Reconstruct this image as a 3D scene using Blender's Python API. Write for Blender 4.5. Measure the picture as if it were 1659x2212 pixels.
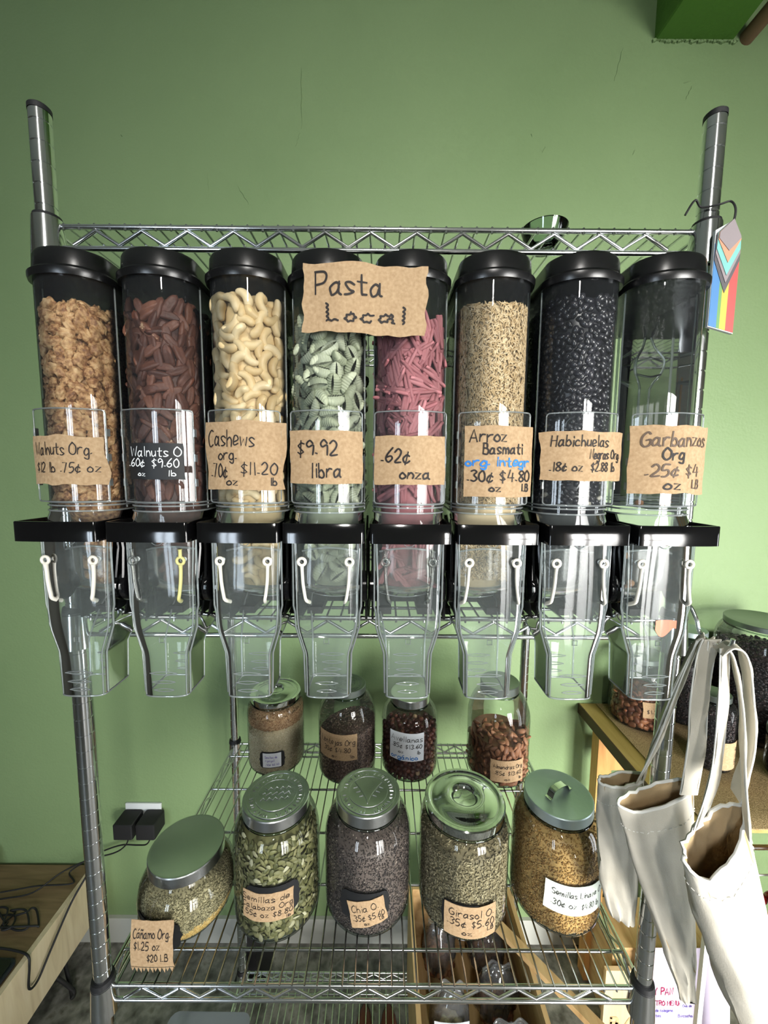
import bpy, math, random
import numpy as np
from mathutils import Vector, Matrix, noise, Euler

for o in list(bpy.data.objects):
    bpy.data.objects.remove(o)
SC = bpy.context.scene
COL = SC.collection
RND = random.Random(7)

# ------------------------------------------------------------------ camera
cam_d = bpy.data.cameras.new('camera')
cam = bpy.data.objects.new('camera', cam_d)
COL.objects.link(cam)
SC.camera = cam
cam_d.sensor_fit = 'HORIZONTAL'
cam_d.sensor_width = 36.0
cam_d.lens = 36.0 * 852.73 / 1659.0
cam_d.clip_start = 0.02
_P, _YW, _RL = 0.1011, 0.0020, 0.0077
_fw = Vector((math.sin(_YW) * math.cos(_P), math.cos(_YW) * math.cos(_P), -math.sin(_P)))
_rt = Vector((math.cos(_YW), -math.sin(_YW), 0.0))
_up = _rt.cross(_fw)
_r2 = _rt * math.cos(_RL) + _up * math.sin(_RL)
_u2 = -_rt * math.sin(_RL) + _up * math.cos(_RL)
cam.matrix_world = Matrix(((_r2.x, _u2.x, -_fw.x, 0.0104), (_r2.y, _u2.y, -_fw.y, -0.5611),
                           (_r2.z, _u2.z, -_fw.z, 1.74), (0, 0, 0, 1)))

# ------------------------------------------------------------------ world, light, exposure
world = bpy.data.worlds.new('world')
SC.world = world
world.use_nodes = True
bg = world.node_tree.nodes['Background']
bg.inputs[0].default_value = (0.80, 0.90, 1.0, 1)
bg.inputs[1].default_value = 1.0
SC.view_settings.view_transform = 'Standard'
SC.view_settings.look = 'None'
SC.view_settings.exposure = 0.45
SC.view_settings.gamma = 1.0
SC.view_settings.use_curve_mapping = False
SC.cycles.use_denoising = True
SC.cycles.use_adaptive_sampling = True
SC.cycles.adaptive_threshold = 0.06
SC.cycles.adaptive_min_samples = 12
SC.cycles.max_bounces = 6
SC.cycles.diffuse_bounces = 2
SC.cycles.glossy_bounces = 3
SC.cycles.transmission_bounces = 4
SC.cycles.transparent_max_bounces = 20
SC.cycles.caustics_reflective = False
SC.cycles.caustics_refractive = False
SC.cycles.sample_clamp_indirect = 4.0


def area_light(name, loc, look, sx, sy, power, col, spread=180):
    d = bpy.data.lights.new(name, 'AREA')
    d.shape = 'RECTANGLE'
    d.size, d.size_y = sx, sy
    d.energy = power
    d.color = col
    d.spread = math.radians(spread)
    o = bpy.data.objects.new(name, d)
    COL.objects.link(o)
    o.location = loc
    o.rotation_euler = (Vector(look) - Vector(loc)).to_track_quat('-Z', 'Y').to_euler()
    return o


# daylight standing in the window openings behind and beside the photographer
area_light('daylight_shopfront', (1.85, -2.98, 1.25), (0.70, 0.7, 0.92), 1.30, 2.2, 47, (1.0, 0.985, 0.95), 62)
area_light('daylight_small_window', (-1.45, -2.98, 1.45), (-1.0, 0, 1.3), 0.42, 1.5, 14, (0.76, 0.88, 1.0), 120)
area_light('daylight_side_door', (2.68, -0.75, 1.05), (0, -0.75, 1.0), 0.60, 1.7, 14, (0.94, 0.98, 1.0), 120)
area_light('ceiling_lamp', (0.0, -2.2, 3.05), (0, 0, 1.7), 0.10, 0.55, 5, (1.0, 0.97, 0.92), 90)


# ------------------------------------------------------------------ materials
def srgb(r, g, b):
    f = lambda c: (c / 255 / 12.92) if c / 255 <= 0.04045 else ((c / 255 + 0.055) / 1.055) ** 2.4
    return (f(r), f(g), f(b), 1.0)


MATS = {}


def new_mat(name):
    m = bpy.data.materials.new(name)
    m.use_nodes = True
    nt = m.node_tree
    MATS[name] = m
    return m, nt, nt.nodes['Principled BSDF'], nt.nodes['Material Output']


def plain(name, col, rough=0.5, metal=0.0, spec=0.5, bump=0.0, bscale=60.0, coat=0.0, sub=0.0):
    m, nt, b, out = new_mat(name)
    b.inputs['Base Color'].default_value = col
    b.inputs['Roughness'].default_value = rough
    b.inputs['Metallic'].default_value = metal
    b.inputs['Specular IOR Level'].default_value = spec
    b.inputs['Coat Weight'].default_value = coat
    if bump:
        add_bump(nt, b, bump, bscale)
    return m


def add_bump(nt, b, strength, scale, detail=4.0, dist=0.002):
    tc = nt.nodes.new('ShaderNodeTexCoord')
    n = nt.nodes.new('ShaderNodeTexNoise')
    n.inputs['Scale'].default_value = scale
    n.inputs['Detail'].default_value = detail
    bp = nt.nodes.new('ShaderNodeBump')
    bp.inputs['Strength'].default_value = strength
    bp.inputs['Distance'].default_value = dist
    nt.links.new(tc.outputs['Object'], n.inputs['Vector'])
    nt.links.new(n.outputs['Fac'], bp.inputs['Height'])
    nt.links.new(bp.outputs['Normal'], b.inputs['Normal'])
    return bp


def ramp_node(nt, stops):
    r = nt.nodes.new('ShaderNodeValToRGB')
    el = r.color_ramp.elements
    while len(el) < len(stops):
        el.new(0.5)
    for e, (p, c) in zip(el, stops):
        e.position = p
        e.color = c
    return r


def mottled(name, stops, scale=8.0, detail=5.0, rough=0.6, bump=0.0, bscale=None, stretch=(1, 1, 1), spec=0.5, dist=0.0, metal=0.0, bdist=0.002):
    m, nt, b, out = new_mat(name)
    tc = nt.nodes.new('ShaderNodeTexCoord')
    mp = nt.nodes.new('ShaderNodeMapping')
    mp.inputs['Scale'].default_value = stretch
    n = nt.nodes.new('ShaderNodeTexNoise')
    n.inputs['Scale'].default_value = scale
    n.inputs['Detail'].default_value = detail
    n.inputs['Distortion'].default_value = dist
    r = ramp_node(nt, stops)
    nt.links.new(tc.outputs['Object'], mp.inputs['Vector'])
    nt.links.new(mp.outputs['Vector'], n.inputs['Vector'])
    nt.links.new(n.outputs['Fac'], r.inputs['Fac'])
    nt.links.new(r.outputs['Color'], b.inputs['Base Color'])
    b.inputs['Roughness'].default_value = rough
    b.inputs['Specular IOR Level'].default_value = spec
    b.inputs['Metallic'].default_value = metal
    if bump:
        add_bump(nt, b, bump, bscale or scale * 4, dist=bdist)
    return m


def varied(name, stops, rough=0.5, spec=0.4, island=False, nscale=0.0, nmix=0.5, bump=0.0, bscale=300.0):
    """Colour differs from piece to piece (object or island), with an optional fine mottling."""
    m, nt, b, out = new_mat(name)
    if island:
        g = nt.nodes.new('ShaderNodeNewGeometry')
        src = g.outputs['Random Per Island']
    else:
        g = nt.nodes.new('ShaderNodeObjectInfo')
        src = g.outputs['Random']
    r = ramp_node(nt, stops)
    if nscale:
        tc = nt.nodes.new('ShaderNodeTexCoord')
        n = nt.nodes.new('ShaderNodeTexNoise')
        n.inputs['Scale'].default_value = nscale
        n.inputs['Detail'].default_value = 3
        mx = nt.nodes.new('ShaderNodeMix')
        mx.data_type = 'FLOAT'
        mx.inputs[0].default_value = nmix
        cr = nt.nodes.new('ShaderNodeMapRange')
        cr.inputs[1].default_value, cr.inputs[2].default_value = 0.3, 0.7
        nt.links.new(tc.outputs['Object'], n.inputs['Vector'])
        nt.links.new(n.outputs['Fac'], cr.inputs[0])
        nt.links.new(src, mx.inputs[2])
        nt.links.new(cr.outputs[0], mx.inputs[3])
        src = mx.outputs[0]
    nt.links.new(src, r.inputs['Fac'])
    nt.links.new(r.outputs['Color'], b.inputs['Base Color'])
    b.inputs['Roughness'].default_value = rough
    b.inputs['Specular IOR Level'].default_value = spec
    if bump:
        add_bump(nt, b, bump, bscale)
    return m


def clear(name, tint=(0.97, 0.985, 0.98, 1), ior=1.5, rough=0.02, haze=0.0, hazecol=(0.85, 0.9, 0.9, 1), gain=1.0):
    """Thin clear sheet: see-through, with Fresnel reflection, and an optional pale haze mixed in."""
    m, nt, b, out = new_mat(name)
    nt.nodes.remove(b)
    tr = nt.nodes.new('ShaderNodeBsdfTransparent')
    tr.inputs[0].default_value = tint
    gl = nt.nodes.new('ShaderNodeBsdfGlossy')
    gl.inputs['Roughness'].default_value = rough
    fr = nt.nodes.new('ShaderNodeFresnel')
    fr.inputs['IOR'].default_value = ior
    mix = nt.nodes.new('ShaderNodeMixShader')
    base = tr.outputs[0]
    if haze:
        df = nt.nodes.new('ShaderNodeBsdfDiffuse')
        df.inputs[0].default_value = hazecol
        tl = nt.nodes.new('ShaderNodeBsdfTranslucent')
        tl.inputs[0].default_value = hazecol
        a = nt.nodes.new('ShaderNodeMixShader')
        a.inputs[0].default_value = 0.5
        nt.links.new(df.outputs[0], a.inputs[1])
        nt.links.new(tl.outputs[0], a.inputs[2])
        h = nt.nodes.new('ShaderNodeMixShader')
        h.inputs[0].default_value = haze
        nt.links.new(tr.outputs[0], h.inputs[1])
        nt.links.new(a.outputs[0], h.inputs[2])
        base = h.outputs[0]
    fac = fr.outputs[0]
    if gain != 1.0:
        mm = nt.nodes.new('ShaderNodeMath')
        mm.operation = 'MULTIPLY'
        mm.use_clamp = True
        mm.inputs[1].default_value = gain
        nt.links.new(fac, mm.inputs[0])
        fac = mm.outputs[0]
    nt.links.new(fac, mix.inputs[0])
    nt.links.new(base, mix.inputs[1])
    nt.links.new(gl.outputs[0], mix.inputs[2])
    nt.links.new(mix.outputs[0], out.inputs['Surface'])
    return m


def wall_material(name, c0, c1):
    m, nt, b, out = new_mat(name)
    tc = nt.nodes.new('ShaderNodeTexCoord')
    n = nt.nodes.new('ShaderNodeTexNoise')
    n.inputs['Scale'].default_value = 1.6
    n.inputs['Detail'].default_value = 5
    r = ramp_node(nt, [(0.3, c0), (0.7, c1)])
    nt.links.new(tc.outputs['Object'], n.inputs['Vector'])
    nt.links.new(n.outputs['Fac'], r.inputs['Fac'])
    nt.links.new(r.outputs['Color'], b.inputs['Base Color'])
    b.inputs['Roughness'].default_value = 0.42
    b.inputs['Specular IOR Level'].default_value = 0.35
    n2 = nt.nodes.new('ShaderNodeTexNoise')
    n2.inputs['Scale'].default_value = 130
    n2.inputs['Detail'].default_value = 3
    n3 = nt.nodes.new('ShaderNodeTexNoise')
    n3.inputs['Scale'].default_value = 9
    n3.inputs['Detail'].default_value = 6
    ad = nt.nodes.new('ShaderNodeMath')
    ad.operation = 'MULTIPLY_ADD'
    ad.inputs[1].default_value = 5.0
    nt.links.new(tc.outputs['Object'], n2.inputs['Vector'])
    nt.links.new(tc.outputs['Object'], n3.inputs['Vector'])
    nt.links.new(n3.outputs['Fac'], ad.inputs[0])
    nt.links.new(n2.outputs['Fac'], ad.inputs[2])
    bp = nt.nodes.new('ShaderNodeBump')
    bp.inputs['Strength'].default_value = 0.35
    bp.inputs['Distance'].default_value = 0.0018
    nt.links.new(ad.outputs[0], bp.inputs['Height'])
    nt.links.new(bp.outputs['Normal'], b.inputs['Normal'])
    return m


def wood_material(name, c0, c1, c2, axis=1, scale=5.0, rough=0.55):
    st = [1.0, 1.0, 1.0]
    for i in range(3):
        if i != axis:
            st[i] = 9.0
    return mottled(name, [(0.25, c0), (0.5, c1), (0.75, c2)], scale=scale, detail=6, rough=rough, bump=0.15, bscale=scale * 6, stretch=st, dist=0.8)


wall_material('green_wall', srgb(120, 143, 99), srgb(128, 150, 106))
wall_material('green_beam', srgb(70, 112, 38), srgb(78, 120, 44))
plain('baseboard_grey', srgb(186, 188, 180), 0.6, bump=0.2)
plain('ceiling_grey', srgb(206, 208, 200), 0.9)
plain('pale_wall', srgb(176, 174, 166), 0.8)
plain('dark_room', srgb(116, 112, 104), 0.9)
mottled('floor_stone', [(0.30, srgb(72, 70, 64)), (0.46, srgb(116, 115, 108)), (0.60, srgb(148, 146, 138)), (0.72, srgb(100, 96, 86))], scale=26, detail=8, rough=0.5, bump=0.1, bscale=60)
plain('chrome', srgb(226, 228, 230), 0.15, 1.0)
plain('chrome_wire', srgb(188, 190, 192), 0.16, 1.0)
plain('brushed_steel', srgb(206, 208, 210), 0.26, 1.0, bump=0.04, bscale=200)
plain('mirror_steel', srgb(216, 220, 216), 0.07, 1.0)
plain('galvanised', srgb(168, 182, 182), 0.42, 0.75, bump=0.08, bscale=120)
plain('dull_lid', srgb(120, 128, 122), 0.35, 0.9, bump=0.05, bscale=150)
plain('black_plastic', srgb(13, 13, 14), 0.09, 0.0, 0.5)
plain('black_lid', srgb(15, 15, 16), 0.27, 0.0, 0.5)
plain('black_rubber', srgb(18, 18, 20), 0.6)
plain('black_matte', srgb(20, 19, 20), 0.7)
plain('chalk_black', srgb(17, 18, 20), 0.55)
clear('bin_clear', (0.975, 0.983, 0.982, 1), 1.48, 0.02, haze=0.028, hazecol=(0.74, 0.80, 0.86, 1))  # bluish haze in the colour imitates the veil of reflected light on the walls
clear('bin_edge', (0.84, 0.90, 0.90, 1), 1.6, 0.05, haze=0.34, hazecol=(0.88, 0.94, 0.94, 1))
clear('chute_clear', (0.93, 0.955, 0.95, 1), 1.36, 0.06, haze=0.10, hazecol=(0.8, 0.9, 0.88, 1))
clear('gate_clear', (0.74, 0.75, 0.74, 1), 1.4, 0.15, haze=0.14, hazecol=(0.62, 0.64, 0.62, 1))
clear('jar_glass', (0.965, 0.985, 0.975, 1), 1.5, 0.01, haze=0.012, gain=0.75)
clear('jar_glass_thick', (0.72, 0.80, 0.76, 1), 1.6, 0.02)
clear('bag_plastic', (0.90, 0.91, 0.92, 1), 1.5, 0.07, haze=0.16, hazecol=(0.90, 0.92, 0.95, 1), gain=1.8)
clear('tub_plastic', (0.72, 0.76, 0.80, 1), 1.45, 0.2, haze=0.45, hazecol=(0.78, 0.83, 0.90, 1))
plain('cream_rubber', srgb(226, 222, 208), 0.5)
plain('yellow_silicone', srgb(206, 200, 132), 0.35)
clear('clear_silicone', (0.86, 0.88, 0.84, 1), 1.45, 0.08, haze=0.14)
mottled('kraft_paper', [(0.3, srgb(160, 133, 101)), (0.55, srgb(174, 147, 114)), (0.75, srgb(184, 159, 126))], scale=260, detail=6, rough=0.85, bump=0.12, bscale=40, spec=0.2)
plain('white_paper', srgb(226, 230, 236), 0.85, spec=0.2)
plain('mint_paper', srgb(226, 234, 222), 0.85, spec=0.2)
plain('lilac_paper', srgb(226, 216, 240), 0.8, spec=0.2)
plain('ink_black', srgb(38, 33, 32), 0.6, spec=0.3)
plain('ink_grey', srgb(92, 76, 64), 0.6, spec=0.3)
plain('ink_white', srgb(232, 236, 238), 0.7, spec=0.2)
plain('ink_blue', srgb(46, 120, 196), 0.6, spec=0.3)
plain('ink_magenta', srgb(150, 40, 78), 0.6, spec=0.3)
plain('ink_violet', srgb(104, 92, 170), 0.6, spec=0.3)
plain('burnt_wood', srgb(216, 180, 132), 0.8)
mottled('canvas_cloth', [(0.3, srgb(198, 191, 175)), (0.7, srgb(218, 212, 198))], scale=14, detail=6, rough=0.95, bump=0.25, bscale=700, spec=0.1, bdist=0.001)
mottled('canvas_lining', [(0.3, srgb(178, 150, 110)), (0.7, srgb(198, 174, 136))], scale=14, detail=6, rough=0.95, bump=0.25, bscale=700, spec=0.1)
plain('canvas_thread', srgb(236, 234, 226), 0.95, spec=0.1)
mottled('burlap', [(0.35, srgb(126, 106, 74)), (0.65, srgb(172, 150, 110))], scale=420, detail=2, rough=0.95, bump=0.6, bscale=500, spec=0.1)
wood_material('bench_top_wood', srgb(104, 84, 58), srgb(128, 106, 76), srgb(144, 122, 90), axis=0)
wood_material('bench_edge_wood', srgb(196, 176, 142), srgb(216, 198, 164), srgb(226, 210, 180), axis=2, scale=4)
wood_material('table_wood', srgb(180, 126, 66), srgb(204, 150, 86), srgb(214, 164, 100), axis=2)
wood_material('table_edge_wood', srgb(146, 122, 62), srgb(164, 140, 78), srgb(176, 152, 92), axis=1)
wood_material('crate_wood', srgb(176, 140, 92), srgb(200, 166, 116), srgb(212, 182, 134), axis=1)
wood_material('board_wood', srgb(222, 190, 142), srgb(232, 204, 158), srgb(238, 212, 170), axis=2)
plain('dark_edge', srgb(70, 52, 30), 0.7)
plain('pipe_brown', srgb(122, 92, 70), 0.5, bump=0.2, bscale=40)
plain('white_plastic', srgb(214, 218, 216), 0.4)
plain('navy_plastic', srgb(16, 20, 34), 0.3)
plain('red_bead', srgb(140, 22, 30), 0.25)
plain('brown_leather', srgb(120, 62, 38), 0.35, bump=0.1)
plain('orange_label', srgb(240, 128, 98), 0.6)
plain('peg_clear', srgb(210, 214, 214), 0.15, 0.0, 0.6)

# foods
varied('walnut', [(0.0, srgb(84, 52, 34)), (0.30, srgb(146, 102, 66)), (0.60, srgb(196, 154, 106)), (1.0, srgb(222, 188, 140))], 0.55, nscale=170, nmix=0.70, bump=0.4)
varied('pecan', [(0.0, srgb(60, 35, 28)), (0.5, srgb(94, 58, 45)), (0.90, srgb(120, 78, 60)), (0.96, srgb(206, 174, 138)), (1.0, srgb(212, 178, 140))], 0.5, nscale=160, nmix=0.35, bump=0.3)
varied('cashew', [(0.0, srgb(206, 176, 124)), (0.5, srgb(226, 200, 150)), (1.0, srgb(238, 220, 180))], 0.45, nscale=60, nmix=0.4)
varied('shell_pasta', [(0.0, srgb(148, 156, 128)), (0.5, srgb(172, 180, 152)), (1.0, srgb(192, 198, 172))], 0.6)
varied('pink_pasta', [(0.0, srgb(136, 78, 84)), (0.5, srgb(164, 102, 106)), (1.0, srgb(186, 124, 128))], 0.6, nscale=90, nmix=0.3)
varied('rice_grain', [(0.0, srgb(176, 148, 104)), (0.5, srgb(204, 178, 134)), (1.0, srgb(226, 206, 170))], 0.5, island=True)
varied('black_bean', [(0.0, srgb(20, 20, 24)), (0.9, srgb(40, 40, 46)), (1.0, srgb(52, 50, 56))], 0.28, spec=0.6)
varied('black_bean_mass', [(0.0, srgb(20, 20, 24)), (0.985, srgb(42, 42, 48)), (0.99, srgb(200, 196, 180)), (1.0, srgb(210, 206, 190))], 0.28, spec=0.6, island=True)
varied('chickpea', [(0.0, srgb(186, 132, 92)), (1.0, srgb(214, 164, 122))], 0.6, nscale=80, nmix=0.4)
varied('pumpkin_seed', [(0.0, srgb(74, 76, 42)), (0.45, srgb(108, 108, 66)), (0.9, srgb(142, 138, 96)), (1.0, srgb(200, 196, 164))], 0.5)
varied('pumpkin_seed_mass', [(0.0, srgb(74, 76, 42)), (0.45, srgb(108, 108, 66)), (0.9, srgb(142, 138, 96)), (1.0, srgb(200, 196, 164))], 0.5, island=True)
varied('chia', [(0.0, srgb(38, 32, 32)), (0.5, srgb(70, 60, 58)), (0.85, srgb(104, 92, 86)), (1.0, srgb(168, 154, 142))], 0.5, island=True)
varied('sunflower', [(0.0, srgb(96, 88, 64)), (0.5, srgb(142, 130, 98)), (1.0, srgb(186, 174, 140))], 0.6, island=True)
varied('flax', [(0.0, srgb(140, 100, 48)), (0.5, srgb(184, 142, 78)), (1.0, srgb(216, 180, 118))], 0.4, island=True)
varied('hemp', [(0.0, srgb(108, 102, 74)), (0.5, srgb(150, 142, 108)), (0.9, srgb(180, 170, 132)), (1.0, srgb(216, 204, 164))], 0.6, island=True)
varied('hemp_gold', [(0.0, srgb(206, 164, 84)), (0.5, srgb(226, 190, 112)), (1.0, srgb(240, 212, 146))], 0.5, island=True)
varied('sesame', [(0.0, srgb(196, 180, 144)), (0.5, srgb(220, 206, 174)), (1.0, srgb(236, 226, 200))], 0.6, island=True)
varied('sesame_brown', [(0.0, srgb(130, 92, 62)), (0.5, srgb(168, 130, 94)), (1.0, srgb(196, 166, 128))], 0.6, island=True)
varied('lentil', [(0.0, srgb(74, 56, 50)), (0.5, srgb(110, 88, 78)), (1.0, srgb(150, 126, 112))], 0.5, island=True)
varied('hazelnut', [(0.0, srgb(58, 28, 24)), (0.6, srgb(92, 48, 38)), (0.95, srgb(120, 70, 54)), (1.0, srgb(222, 190, 150))], 0.35, spec=0.5)
varied('almond', [(0.0, srgb(112, 70, 48)), (0.5, srgb(142, 94, 66)), (1.0, srgb(170, 122, 90))], 0.5, nscale=120, nmix=0.3)
varied('raisin', [(0.0, srgb(18, 12, 14)), (0.7, srgb(38, 26, 28)), (1.0, srgb(62, 46, 46))], 0.4, island=True)
varied('dried_fruit', [(0.0, srgb(84, 44, 30)), (0.5, srgb(130, 78, 52)), (1.0, srgb(178, 122, 84))], 0.45, nscale=60, nmix=0.4)
varied('brown_treat', [(0.0, srgb(104, 62, 40)), (0.5, srgb(140, 92, 62)), (1.0, srgb(176, 128, 92))], 0.7, island=True)

# ------------------------------------------------------------------ mesh helpers
WL = {}          # world position of every object's origin


class MB:
    def __init__(s):
        s.v, s.f, s.m = [], [], []
        s.mi = 0

    def add(s, V, F):
        b = len(s.v)
        s.v.extend([tuple(p) for p in V])
        s.f.extend([tuple(i + b for i in f) for f in F])
        s.m.extend([s.mi] * len(F))
        return s

    def box(s, c, size, rot=None):
        x, y, z = (d / 2 for d in size)
        V = [Vector((sx * x, sy * y, sz * z)) for sx in (-1, 1) for sy in (-1, 1) for sz in (-1, 1)]
        if rot is not None:
            V = [rot @ p for p in V]
        V = [p + Vector(c) for p in V]
        return s.add(V, [(0, 1, 3, 2), (4, 6, 7, 5), (0, 4, 5, 1), (2, 3, 7, 6), (0, 2, 6, 4), (1, 5, 7, 3)])

    def rbox(s, c, size, r, seg=3, rot=None):
        """Box with rounded vertical edges and a small chamfer above and below."""
        x, y, z = (d / 2 for d in size)
        out = []
        for sx, sy, a0 in ((1, 1, 0), (-1, 1, 90), (-1, -1, 180), (1, -1, 270)):
            for k in range(seg + 1):
                a = math.radians(a0 + 90 * k / seg)
                out.append((sx * (x - r) + r * math.cos(a), sy * (y - r) + r * math.sin(a)))
        ch = min(r * 0.5, z * 0.4)
        loops = []
        for zz, k in ((-z, ch), (-z + ch, 0), (z - ch, 0), (z, ch)):
            L = []
            for px, py in out:
                p = Vector((px * (1 - k / x), py * (1 - k / y), zz))
                if rot is not None:
                    p = rot @ p
                L.append(p + Vector(c))
            loops.append(L)
        return s.loft(loops, True, True)

    def loft(s, loops, cap0=False, cap1=False, closed=True):
        n = len(loops[0])
        V = [p for L in loops for p in L]
        F = []
        for i in range(len(loops) - 1):
            for j in range(n if closed else n - 1):
                k = (j + 1) % n
                F.append((i * n + j, i * n + k, (i + 1) * n + k, (i + 1) * n + j))
        if cap0:
            F.append(tuple(reversed(range(n))))
        if cap1:
            F.append(tuple(range((len(loops) - 1) * n, len(loops) * n)))
        return s.add(V, F)

    def tube(s, pts, r, n=8, closed=False, caps=True, flat=1.0):
        P = [Vector(p) for p in pts]
        N = len(P)
        rs = r if isinstance(r, (list, tuple)) else [r] * N
        loops = []
        prev = None
        for i in range(N):
            if closed:
                t = P[(i + 1) % N] - P[i - 1]
            else:
                t = P[min(i + 1, N - 1)] - P[max(i - 1, 0)]
            if t.length < 1e-9:
                t = Vector((0, 0, 1))
            t.normalize()
            if prev is None:
                a = Vector((0, 0, 1)) if abs(t.z) < 0.9 else Vector((1, 0, 0))
                u = t.cross(a).normalized()
            else:
                u = (prev - t * prev.dot(t))
                u = u.normalized() if u.length > 1e-6 else t.orthogonal().normalized()
            prev = u
            w = t.cross(u)
            loops.append([P[i] + u * (rs[i] * math.cos(2 * math.pi * k / n)) + w * (rs[i] * flat * math.sin(2 * math.pi * k / n)) for k in range(n)])
        if closed:
            loops.append(loops[0])
        return s.loft(loops, caps and not closed, caps and not closed)

    def cyl(s, p0, p1, r, n=16, caps=True):
        return s.tube([p0, p1], r, n, caps=caps)

    def lathe(s, prof, n=40, c=(0, 0, 0), cap0=False, cap1=False, rot=None):
        loops = []
        for r, z in prof:
            L = []
            for k in range(n):
                a = 2 * math.pi * k / n
                p = Vector((r * math.cos(a), r * math.sin(a), z))
                if rot is not None:
                    p = rot @ p
                L.append(p + Vector(c))
            loops.append(L)
        return s.loft(loops, cap0, cap1)

    def grid(s, fn, nu, nv):
        V = [fn(i / nu, j / nv) for j in range(nv + 1) for i in range(nu + 1)]
        F = [(j * (nu + 1) + i, j * (nu + 1) + i + 1, (j + 1) * (nu + 1) + i + 1, (j + 1) * (nu + 1) + i) for j in range(nv) for i in range(nu)]
        return s.add(V, F)

    def ribbon(s, pts, w, fn):
        """Flat stroke of width w along 2-D points, laid on a surface by fn(u, v)."""
        P = [Vector((p[0], p[1])) for p in pts]
        n = len(P)
        V = []
        for i in range(n):
            t = P[min(i + 1, n - 1)] - P[max(i - 1, 0)]
            if t.length < 1e-9:
                t = Vector((1, 0))
            t.normalize()
            e = 0.35 * w if i in (0, n - 1) else 0
            q = P[i] + t * (e if i else -e)
            nn = Vector((-t.y, t.x)) * (w / 2 * (0.72 if i in (0, n - 1) else 1.0))
            V += [fn(q.x + nn.x, q.y + nn.y), fn(q.x - nn.x, q.y - nn.y)]
        F = [(2 * i, 2 * i + 1, 2 * i + 3, 2 * i + 2) for i in range(n - 1)]
        return s.add(V, F)

    def mesh(s, name, mats, origin=(0, 0, 0), smooth=40):
        me = bpy.data.meshes.new(name)
        o = Vector(origin)
        me.from_pydata([(p[0] - o.x, p[1] - o.y, p[2] - o.z) for p in s.v], [], s.f)
        for mm in ([mats] if isinstance(mats, str) else mats):
            me.materials.append(MATS[mm])
        if not isinstance(mats, str):
            me.polygons.foreach_set('material_index', s.m)
        if smooth:
            me.shade_smooth()
            if smooth < 180:
                me.set_sharp_from_angle(angle=math.radians(smooth))
        me.update()
        return me

    def base(s):
        a = np.array([tuple(p) for p in s.v])
        lo, hi = a.min(0), a.max(0)
        return Vector(((lo[0] + hi[0]) / 2, (lo[1] + hi[1]) / 2, lo[2]))

    def build(s, name, mats, parent=None, smooth=40):
        org = WL[parent.name] if parent else s.base()
        o = bpy.data.objects.new(name, s.mesh(name, mats, org, smooth))
        COL.objects.link(o)
        if parent:
            o.parent = parent
        else:
            o.location = org
        WL[o.name] = org.copy()
        return o


def tag(o, label=None, cat=None, group=None, kind=None):
    if label:
        o['label'] = label
    if cat:
        o['category'] = cat
    if group:
        o['group'] = group
    if kind:
        o['kind'] = kind
    return o


def thing(name, loc, label, cat, group=None):
    o = bpy.data.objects.new(name, None)
    o.empty_display_size = 0.05
    COL.objects.link(o)
    o.location = loc
    WL[o.name] = Vector(loc)
    return tag(o, label, cat, group)


def link_mesh(name, me, parent=None, loc=(0, 0, 0), rot=None, scale=None):
    o = bpy.data.objects.new(name, me)
    COL.objects.link(o)
    o.location = loc
    if rot is not None:
        o.rotation_euler = rot
    if scale is not None:
        o.scale = scale if not isinstance(scale, (int, float)) else (scale,) * 3
    if parent:
        o.parent = parent
        WL[o.name] = WL[parent.name] + Vector(loc)
    else:
        WL[o.name] = Vector(loc)
    return o


def spline(pts, k=6, closed=False):
    """Catmull-Rom through points (2-D or 3-D)."""
    P = [Vector(p) for p in pts]
    n = len(P)
    if n < 3:
        return P
    out = []
    for i in range(n if closed else n - 1):
        p0 = P[i - 1] if (closed or i > 0) else P[0]
        p1 = P[i]
        p2 = P[(i + 1) % n]
        p3 = P[(i + 2) % n] if (closed or i + 2 < n) else P[-1]
        for j in range(k):
            t = j / k
            out.append(0.5 * ((2 * p1) + (p2 - p0) * t + (2 * p0 - 5 * p1 + 4 * p2 - p3) * t * t + (3 * p1 - p0 - 3 * p2 + p3) * t ** 3))
    if not closed:
        out.append(P[-1])
    return out


def ico(sub):
    import bmesh
    bm = bmesh.new()
    bmesh.ops.create_icosphere(bm, subdivisions=sub, radius=1.0)
    bm.verts.ensure_lookup_table()
    V = np.array([v.co[:] for v in bm.verts])
    F = np.array([[v.index for v in f.verts] for f in bm.faces])
    bm.free()
    return V, F


def rand_rot(rng, n):
    q = rng.normal(size=(n, 4))
    q /= np.linalg.norm(q, axis=1)[:, None]
    w, x, y, z = q.T
    return np.stack([np.stack([1 - 2 * (y * y + z * z), 2 * (x * y - z * w), 2 * (x * z + y * w)], -1),
                     np.stack([2 * (x * y + z * w), 1 - 2 * (x * x + z * z), 2 * (y * z - x * w)], -1),
                     np.stack([2 * (x * z - y * w), 2 * (y * z + x * w), 1 - 2 * (x * x + y * y)], -1)], 1)


def frame_rot(N, rng, jit=0.35):
    """Rotations whose local z lies along N (jittered) with a random spin."""
    n = len(N)
    Z = N + rng.normal(size=(n, 3)) * jit
    Z /= np.linalg.norm(Z, axis=1)[:, None]
    A = rng.normal(size=(n, 3))
    X = A - Z * (A * Z).sum(1)[:, None]
    X /= np.linalg.norm(X, axis=1)[:, None]
    Y = np.cross(Z, X)
    return np.stack([X, Y, Z], -1)


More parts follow.
